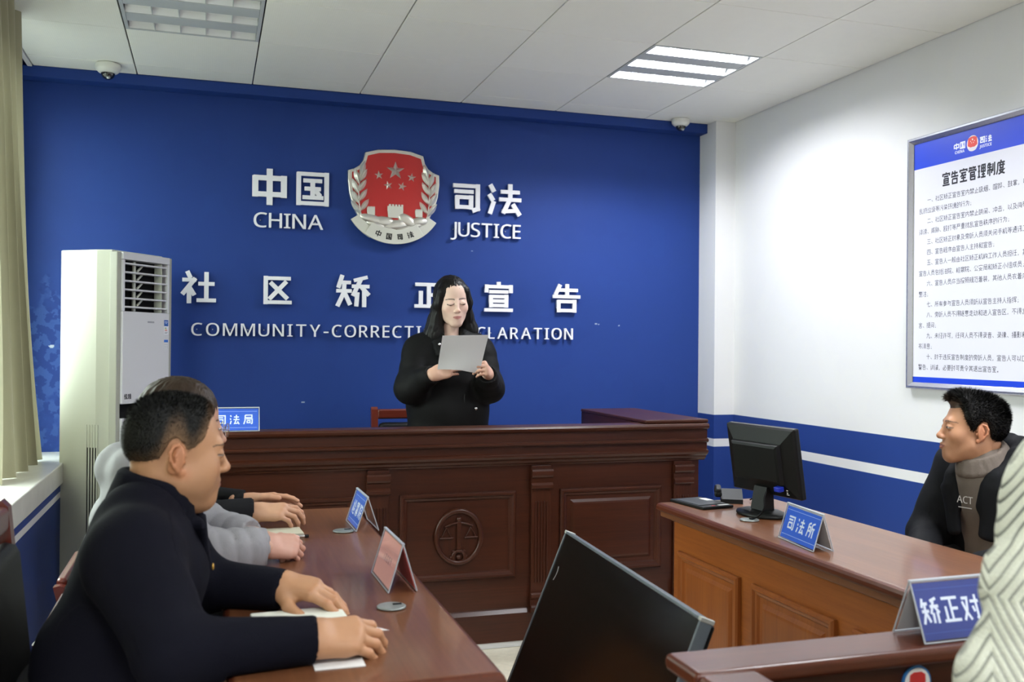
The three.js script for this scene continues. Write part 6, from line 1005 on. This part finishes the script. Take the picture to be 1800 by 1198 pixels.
  for (const s of [-1, 1]) give(p, 'lens', flat(new THREE.CircleGeometry(0.0205, 28).scale(1.08, 0.9, 1).translate(s * 0.032, -0.002, 0.109)).applyMatrix4(head), M.glass);
}
// ---- third person on the left, mostly hidden
{
  const p = person('person in black, mostly hidden, with hands on a small cream notebook', [0.12, 0, 2.38]);
  const skin = [0.55, 0.31, 0.19], head = frameOf([0.30, 1.055, 2.36], [0.97, -0.25, -0.1], [0.2, 1, 0], 0.96);
  const bp = [headGeo({ skin, neck: 0.056 }).applyMatrix4(head)], inner = new Body(), NE = [0.36, 0.79, 2.565], NW = [0.530, 0.800, 2.568], FE = [0.36, 0.79, 2.20], FW = [0.515, 0.803, 2.405];
  inner.slab([0.15, 0.55, 2.38], [0.22, 0.88, 2.38], [0.12, 0.09], [0.13, 0.09], [0, 0, 1]).cap([0.23, 0.88, 2.38], [0.28, 0.99, 2.362], 0.055, 0.05, 0.03).chain([[0.23, 0.9, 2.52], NE, NW], [0.045, 0.036, 0.025], 0.02).chain([[0.24, 0.9, 2.24], FE, FW], [0.045, 0.036, 0.025], 0.02); inner.cap([0.1, 0.56, 2.38], [0.4, 0.56, 2.38], 0.07, 0.06);
  bp.push(inner.mesh(0.012, { color: () => skin }));
  bp.push(handGeo({ left: false, skin, curls: [[0.25, 0.55, 0.4], [0.32, 0.65, 0.45], [0.4, 0.7, 0.45], [0.45, 0.7, 0.45]], spread: 0.07 }).applyMatrix4(handFrame([0.528, 0.812, 2.565], [0.95, -0.02, 0.10], [0.08, 0.9, 0.42], 0.92)));
  bp.push(handGeo({ left: true, skin: [0.60, 0.32, 0.20], curls: [[0.15, 0.25, 0.2], [0.2, 0.3, 0.2], [0.22, 0.32, 0.2], [0.25, 0.3, 0.2]], spread: 0.05 }).applyMatrix4(handFrame([0.512, 0.818, 2.405], [0.98, 0.02, 0.14], [0.05, 0.75, -0.65], 0.92)));
  give(p, 'body', blend(bp), skinMat());
  const J = new Body(); J.slab([0.15, 0.5, 2.38], [0.23, 0.88, 2.38], [0.17, 0.125], [0.17, 0.12], [0, 0, 1], 0.04).cap([0.24, 0.915, 2.27], [0.23, 0.915, 2.5], 0.065, 0.065, 0.06).cap([0.235, 0.9, 2.53], NE, 0.075, 0.062, 0.04).cap(NE, [0.508, 0.805, 2.560], 0.06, 0.047, 0.03).cap([0.245, 0.9, 2.23], FE, 0.075, 0.062, 0.04).cap(FE, [0.492, 0.81, 2.398], 0.06, 0.046, 0.03);
  J.trim([0.508, 0.805, 2.560], [1, 0, 0.05]).trim([0.492, 0.81, 2.398], [1, 0, 0.1]);
  give(p, 'jacket', J.mesh(0.009, { disp: folds(0.003, 34, 1), keep: (x, y, z) => (x > 0.415 && x < 0.9 && z > 2.15 && z < 4.0 ? Math.min(0.7515 - y, x - 0.42) : -1) }), fabric([0.010, 0.010, 0.012], 0.75));
  sitLegs(p, [0.12, 0.5, 2.38], [1, 0, 0], 0.09, black, shoeBlack);
  const Hr = new Body(); Hr.ell([0, 0.048, -0.02], [0.079, 0.085, 0.101], 0).ell([0, -0.02, 0.12], [0.085, 0.09, 0.075], 0.012, true).ell([0, -0.1, 0.0], [0.12, 0.075, 0.13], 0.012, true); give(p, 'hair', Hr.mesh(0.006, { disp: (x, y, z) => 0.004 * noise(x * 90, y * 50, z * 90) }).applyMatrix4(head), M.hairBlack);
}
// ---- man behind the right table
{
  const p = person('man in a black jacket and grey roll-neck sweater behind the right table', [2.98, 0, 2.95]);
  const skin = [0.44, 0.215, 0.115], head = frameOf([2.893, 1.052, 2.955], [-0.86, 0.10, -0.46], [-0.10, 1, -0.10], 0.965);
  const temple = (x, y, z, c) => mixc(c, [0.06, 0.035, 0.025], 0.16 * soft(-0.03, -0.055, y) * soft(0.0, 0.04, z) * (0.7 + 0.6 * noise(x * 500, y * 500, z * 500)));
  const bp = [headGeo({ skin, jaw: 0.96, neck: 0.056, nose: 0.55, lips: 0.006, lip: [0.30, 0.10, 0.085], stubble: temple, blush: 0.45, gaze: 0 }).applyMatrix4(head)];
  const inner = new Body(); inner.slab([3.06, 0.55, 2.97], [3.0, 0.86, 2.97], [0.13, 0.09], [0.15, 0.09], [0.1, 0, 1]).cap([2.99, 0.86, 2.965], [2.93, 1.0, 2.96], 0.055, 0.055, 0.03).chain([[2.97, 0.89, 3.14], [2.93, 0.66, 3.20], [2.74, 0.62, 3.06]], [0.045, 0.04, 0.027], 0.02).chain([[3.0, 0.89, 2.79], [2.92, 0.66, 2.74], [2.74, 0.62, 2.86]], [0.045, 0.04, 0.027], 0.02); inner.cap([3.1, 0.56, 2.97], [2.7, 0.56, 2.96], 0.07, 0.06);
  const turnT = new THREE.Matrix4().makeTranslation(2.98, 0, 2.965).multiply(new THREE.Matrix4().makeRotationY(R3(12))).multiply(new THREE.Matrix4().makeTranslation(-2.98, 0, -2.965)), T = (g) => g.applyMatrix4(turnT);
  bp.push(T(inner.mesh(0.012, { color: () => skin })));
  for (const [l, w, f] of [[true, [2.745, 0.622, 3.055], [-0.9, -0.1, -0.4]], [false, [2.745, 0.622, 2.865], [-0.9, -0.1, 0.4]]]) bp.push(handGeo({ left: l, skin, curls: [[0.4, 0.4, 0.2], [0.4, 0.4, 0.2], [0.4, 0.4, 0.2], [0.4, 0.4, 0.2]], cell: 0.0035 }).applyMatrix4(handFrame(w, f, [0, 1, 0], 0.95)).applyMatrix4(turnT));
  give(p, 'body', blend(bp), skinMat());
  const ribs = (x, y, z) => 0.0010 * Math.sin(Math.atan2(z - 2.96, x - 2.93) * 75);
  const Sw = new Body(); Sw.slab([3.04, 0.56, 2.97], [2.985, 0.87, 2.97], [0.15, 0.125], [0.15, 0.115], [0.1, 0, 1], 0.05).cap([2.985, 0.87, 2.90], [2.985, 0.87, 3.04], 0.085, 0.085, 0.06).cap([2.975, 0.90, 2.968], [2.945, 0.925, 2.968], 0.082, 0.078, 0.04).cap([2.925, 0.80, 2.965], [2.918, 0.925, 2.968], 0.06, 0.06, 0.05);
  const grey = fabric([0.155, 0.128, 0.108], 0.9, 300, 0.0006); give(p, 'sweater', T(Sw.mesh(0.008, { disp: folds(0.002, 24, 5) })), grey);
  const Rn = new Body(), ax = V(-0.35, 0.94, -0.05).normalize(); for (let k = 0; k < 20; k++) { const a = k / 20 * 2 * Math.PI, u = V(1, 0, 0).addScaledVector(ax, -ax.x).normalize(), w = ax.clone().cross(u), P = (h, r) => V(2.928, 0.950, 2.974).addScaledVector(ax, h).addScaledVector(u, Math.cos(a) * r).addScaledVector(w, Math.sin(a) * r * 0.94).toArray(); Rn.cap(P(-0.016, 0.086), P(0.020 + (Math.cos(a) > 0 ? 0.016 * Math.cos(a) : 0), 0.074), 0.016, 0.012, 0.016); }
  give(p, 'roll_neck', Rn.mesh(0.0042, { disp: ribs }), grey, 'ribbed grey roll collar');
  const J = new Body(); J.slab([3.075, 0.50, 2.97], [3.02, 0.86, 2.97], [0.20, 0.15], [0.195, 0.135], [0.1, 0, 1], 0.05).cap([3.03, 0.925, 2.83], [3.01, 0.925, 3.11], 0.072, 0.072, 0.06);
  J.cap([3.02, 0.905, 3.145], [2.945, 0.66, 3.21], 0.082, 0.07, 0.05).cap([2.945, 0.66, 3.21], [2.76, 0.625, 3.07], 0.068, 0.05, 0.03).cap([3.03, 0.905, 2.79], [2.935, 0.66, 2.735], 0.082, 0.07, 0.05).cap([2.935, 0.66, 2.735], [2.76, 0.625, 2.855], 0.068, 0.05, 0.03);
  J.cap([3.0, 0.98, 2.955], [2.86, 0.66, 2.935], 0.062, 0.042, 0.02, true).cap([2.95, 0.95, 2.962], [2.93, 1.06, 2.96], 0.085, 0.1, 0.015, true); // open front, neck
  const jm = fabric([0.009, 0.0095, 0.011], 0.7, 300, 0.0003, 0.1); give(p, 'jacket', T(J.mesh(0.008, { disp: folds(0.004, 30, 7) })), jm);
  const Cl = new Body(); // wide turned-down collar and lapels
  Cl.chain([[2.875, 0.80, 2.995], [2.885, 0.90, 3.035], [2.955, 0.965, 3.065], [3.045, 0.995, 3.02], [3.065, 1.0, 2.965], [3.045, 0.995, 2.905], [2.965, 0.96, 2.86], [2.90, 0.885, 2.875], [2.885, 0.80, 2.905]], [0.02, 0.03, 0.034, 0.034, 0.034, 0.034, 0.032, 0.03, 0.02], 0.02).slab([2.875, 0.86, 3.055], [2.865, 0.70, 3.02], [0.055, 0.018], [0.035, 0.014], [0.3, 0, 1], 0.03).slab([2.885, 0.85, 2.86], [2.875, 0.70, 2.89], [0.045, 0.016], [0.03, 0.014], [-0.3, 0, 1], 0.03);
  give(p, 'collar', T(Cl.mesh(0.007, { disp: folds(0.003, 26, 9) })), jm);
  give(p, 'snap_button', flat(new THREE.TorusGeometry(0.0052, 0.0016, 8, 20).rotateY(-Math.PI / 2 + 0.5).translate(2.853, 0.862, 3.075).applyMatrix4(turnT)), M.chrome);
  const tx = new TextGeometry('ACT', { font: fontReg, size: 0.024, depth: 0.0007, curveSegments: 4 }); tx.rotateY(-Math.PI / 2 + 0.06); tx.rotateZ(0); tx.translate(2.8500, 0.805, 2.915); give(p, 'print', T(flat(tx)), std({ color: rgb(0.55, 0.53, 0.5), roughness: 0.7 }), 'pale letters on the sweater');
  give(p, 'print', T(bx(0.0012, 0.0028, 0.05, 2.8515, 0.79, 2.945, 0)), std({ color: rgb(0.5, 0.48, 0.45), roughness: 0.7 }));
  sitLegs(p, [3.06, 0.5, 2.97], [-1, 0, 0], 0.10, black, shoeBlack, 0.36);
  const [crop, edge] = shortHair({ burn: -0.018, side: 0.0022, mid: 0.005, top: 0.004, tuft: true, fadeTo: 0.025, fade: [0.06, 0.035, 0.022], color: [0.0075, 0.0066, 0.006] });
  give(p, 'hair', fur(crop, 20000, (x, y, z) => 0.006 + 0.012 * soft(0.02, 0.11, y), 0.0006, 77, (x, y, z) => y - edge(z) > 0.005 || (y > 0.094 && z > 0.06), (N, x, y, z, r) => N.clone().add(V((r() - 0.5) * 0.8, -0.7 * soft(0.09, 0.0, y) + (r() - 0.5) * 0.5, 0.9 * soft(0.0, 0.08, z) - 0.35 + (r() - 0.5) * 0.6))).applyMatrix4(head), phys({ color: 0xffffff, vertexColors: true, roughness: 0.5, specularIntensity: 0.5, side: THREE.DoubleSide }));
}
// ---- person in the knitted sweater, seen from behind in the dock
{
  const p = person('person in a white and black chevron knitted sweater at the right edge', [1.70, 0, 4.57]);
  const skin = [0.5, 0.27, 0.15], head = frameOf([1.705, 1.36, 4.50], [0.05, -0.05, -1], [0, 1, 0], 1.0);
  const bp = [headGeo({ skin, neck: 0.058 }).applyMatrix4(head)], inner = new Body(); inner.slab([1.70, 0.56, 4.57], [1.70, 1.04, 4.55], [0.14, 0.1], [0.16, 0.1], [1, 0, 0]).cap([1.70, 1.06, 4.55], [1.703, 1.26, 4.52], 0.06, 0.058, 0.03);
  const LE = [1.43, 0.88, 4.63], RE = [2.01, 0.87, 4.63]; inner.chain([[1.585, 1.09, 4.56], LE, [1.50, 0.66, 4.40]], [0.05, 0.042, 0.028], 0.02).chain([[1.89, 1.10, 4.56], RE, [1.90, 0.66, 4.40]], [0.05, 0.042, 0.028], 0.02); inner.cap([1.7, 0.57, 4.57], [1.7, 0.57, 4.3], 0.07, 0.06);
  bp.push(inner.mesh(0.012, { color: () => skin })); for (const [l, w] of [[true, [1.505, 0.655, 4.39]], [false, [1.895, 0.655, 4.39]]]) bp.push(handGeo({ left: l, skin, curls: [[0.4, 0.4, 0.2], [0.4, 0.4, 0.2], [0.4, 0.4, 0.2], [0.4, 0.4, 0.2]], cell: 0.0035 }).applyMatrix4(handFrame(w, [0.1, -0.3, -1], [0, 1, -0.3], 0.95)));
  give(p, 'body', blend(bp), skinMat());
  const S = new Body(); S.slab([1.72, 0.56, 4.57], [1.72, 1.04, 4.56], [0.215, 0.16], [0.20, 0.15], [1, 0, 0], 0.05).cap([1.61, 1.125, 4.56], [1.84, 1.125, 4.56], 0.088, 0.088, 0.08).cap([1.66, 1.20, 4.545], [1.745, 1.20, 4.545], 0.085, 0.085, 0.07);
  const bulge = (h) => 1 + 0.045 * Math.sin(h * 14 + 1) + 0.022 * Math.sin(h * 31 + 2);
  S.cap([1.575, 1.095, 4.56], LE, 0.105, 0.095, 0.06, false, bulge).cap(LE, [1.49, 0.68, 4.43], 0.085, 0.06, 0.04, false, bulge).cap([1.885, 1.10, 4.56], RE, 0.105, 0.095, 0.06, false, bulge).cap(RE, [1.91, 0.68, 4.43], 0.085, 0.06, 0.04, false, bulge);
  const chev = (u, v) => { const w = 0.010 * fbm(u * 9, v * 9, 1, 2), t = v + w - Math.abs(((u / 0.13) % 1 + 1) % 1 - 0.5) * 0.20; return ((t / 0.019) % 1 + 1) % 1; };
  const knit = dataTex(1024, 1024, (u, v) => { const x = u * 0.5, y = v * 0.5, band = fbm(x * 7, y * 7, 5, 2), c = chev(x, y), dark = c < 0.20 + 0.14 * band ? 0.9 : c < 0.30 ? 0.4 : 0; const k = 1 + 0.12 * fbm(x * 300, y * 300, 2, 2); return mixc([0.74, 0.76, 0.63], [0.055, 0.062, 0.056], dark * Math.max(0.15, Math.min(1, 0.9 + band * 1.6))).map((q) => q * k); }, [0.5, 0.5]);
  const knitB = dataTex(512, 512, (u, v) => { const c = chev(u * 0.5, v * 0.5); const k = 0.5 + 0.4 * Math.sin(c * Math.PI) + 0.25 * noise(u * 250, v * 250, 1); return [k, k, k]; }, [0.5, 0.5], false);
  const sg = S.mesh(0.0075, { disp: folds(0.0065, 46, 12) }), sp_ = sg.attributes.position, su = sg.attributes.uv; for (let i = 0; i < sp_.count; i++) su.setXY(i, sp_.getX(i) * 0.75 + sp_.getZ(i) * 0.66, sp_.getY(i));
  give(p, 'sweater', sg, std({ map: knit, bumpMap: knitB, bumpScale: 0.006, roughness: 0.95 }));
  sitLegs(p, [1.70, 0.5, 4.57], [0, 0, -1], 0.10, black, shoeBlack, 0.30);
  const Hr = new Body(); Hr.ell([0, 0.048, -0.02], [0.081, 0.086, 0.103], 0).ell([0, -0.02, 0.12], [0.085, 0.09, 0.075], 0.012, true).ell([0, -0.155, 0.0], [0.12, 0.08, 0.13], 0.012, true).ell([0, -0.06, 0.045], [0.12, 0.055, 0.06], 0.012, true); give(p, 'hair', Hr.mesh(0.005, { disp: (x, y, z) => 0.004 * noise(x * 90, y * 50, z * 90) }).applyMatrix4(head), M.hairBlack);
}
renderer.render(scene, camera);
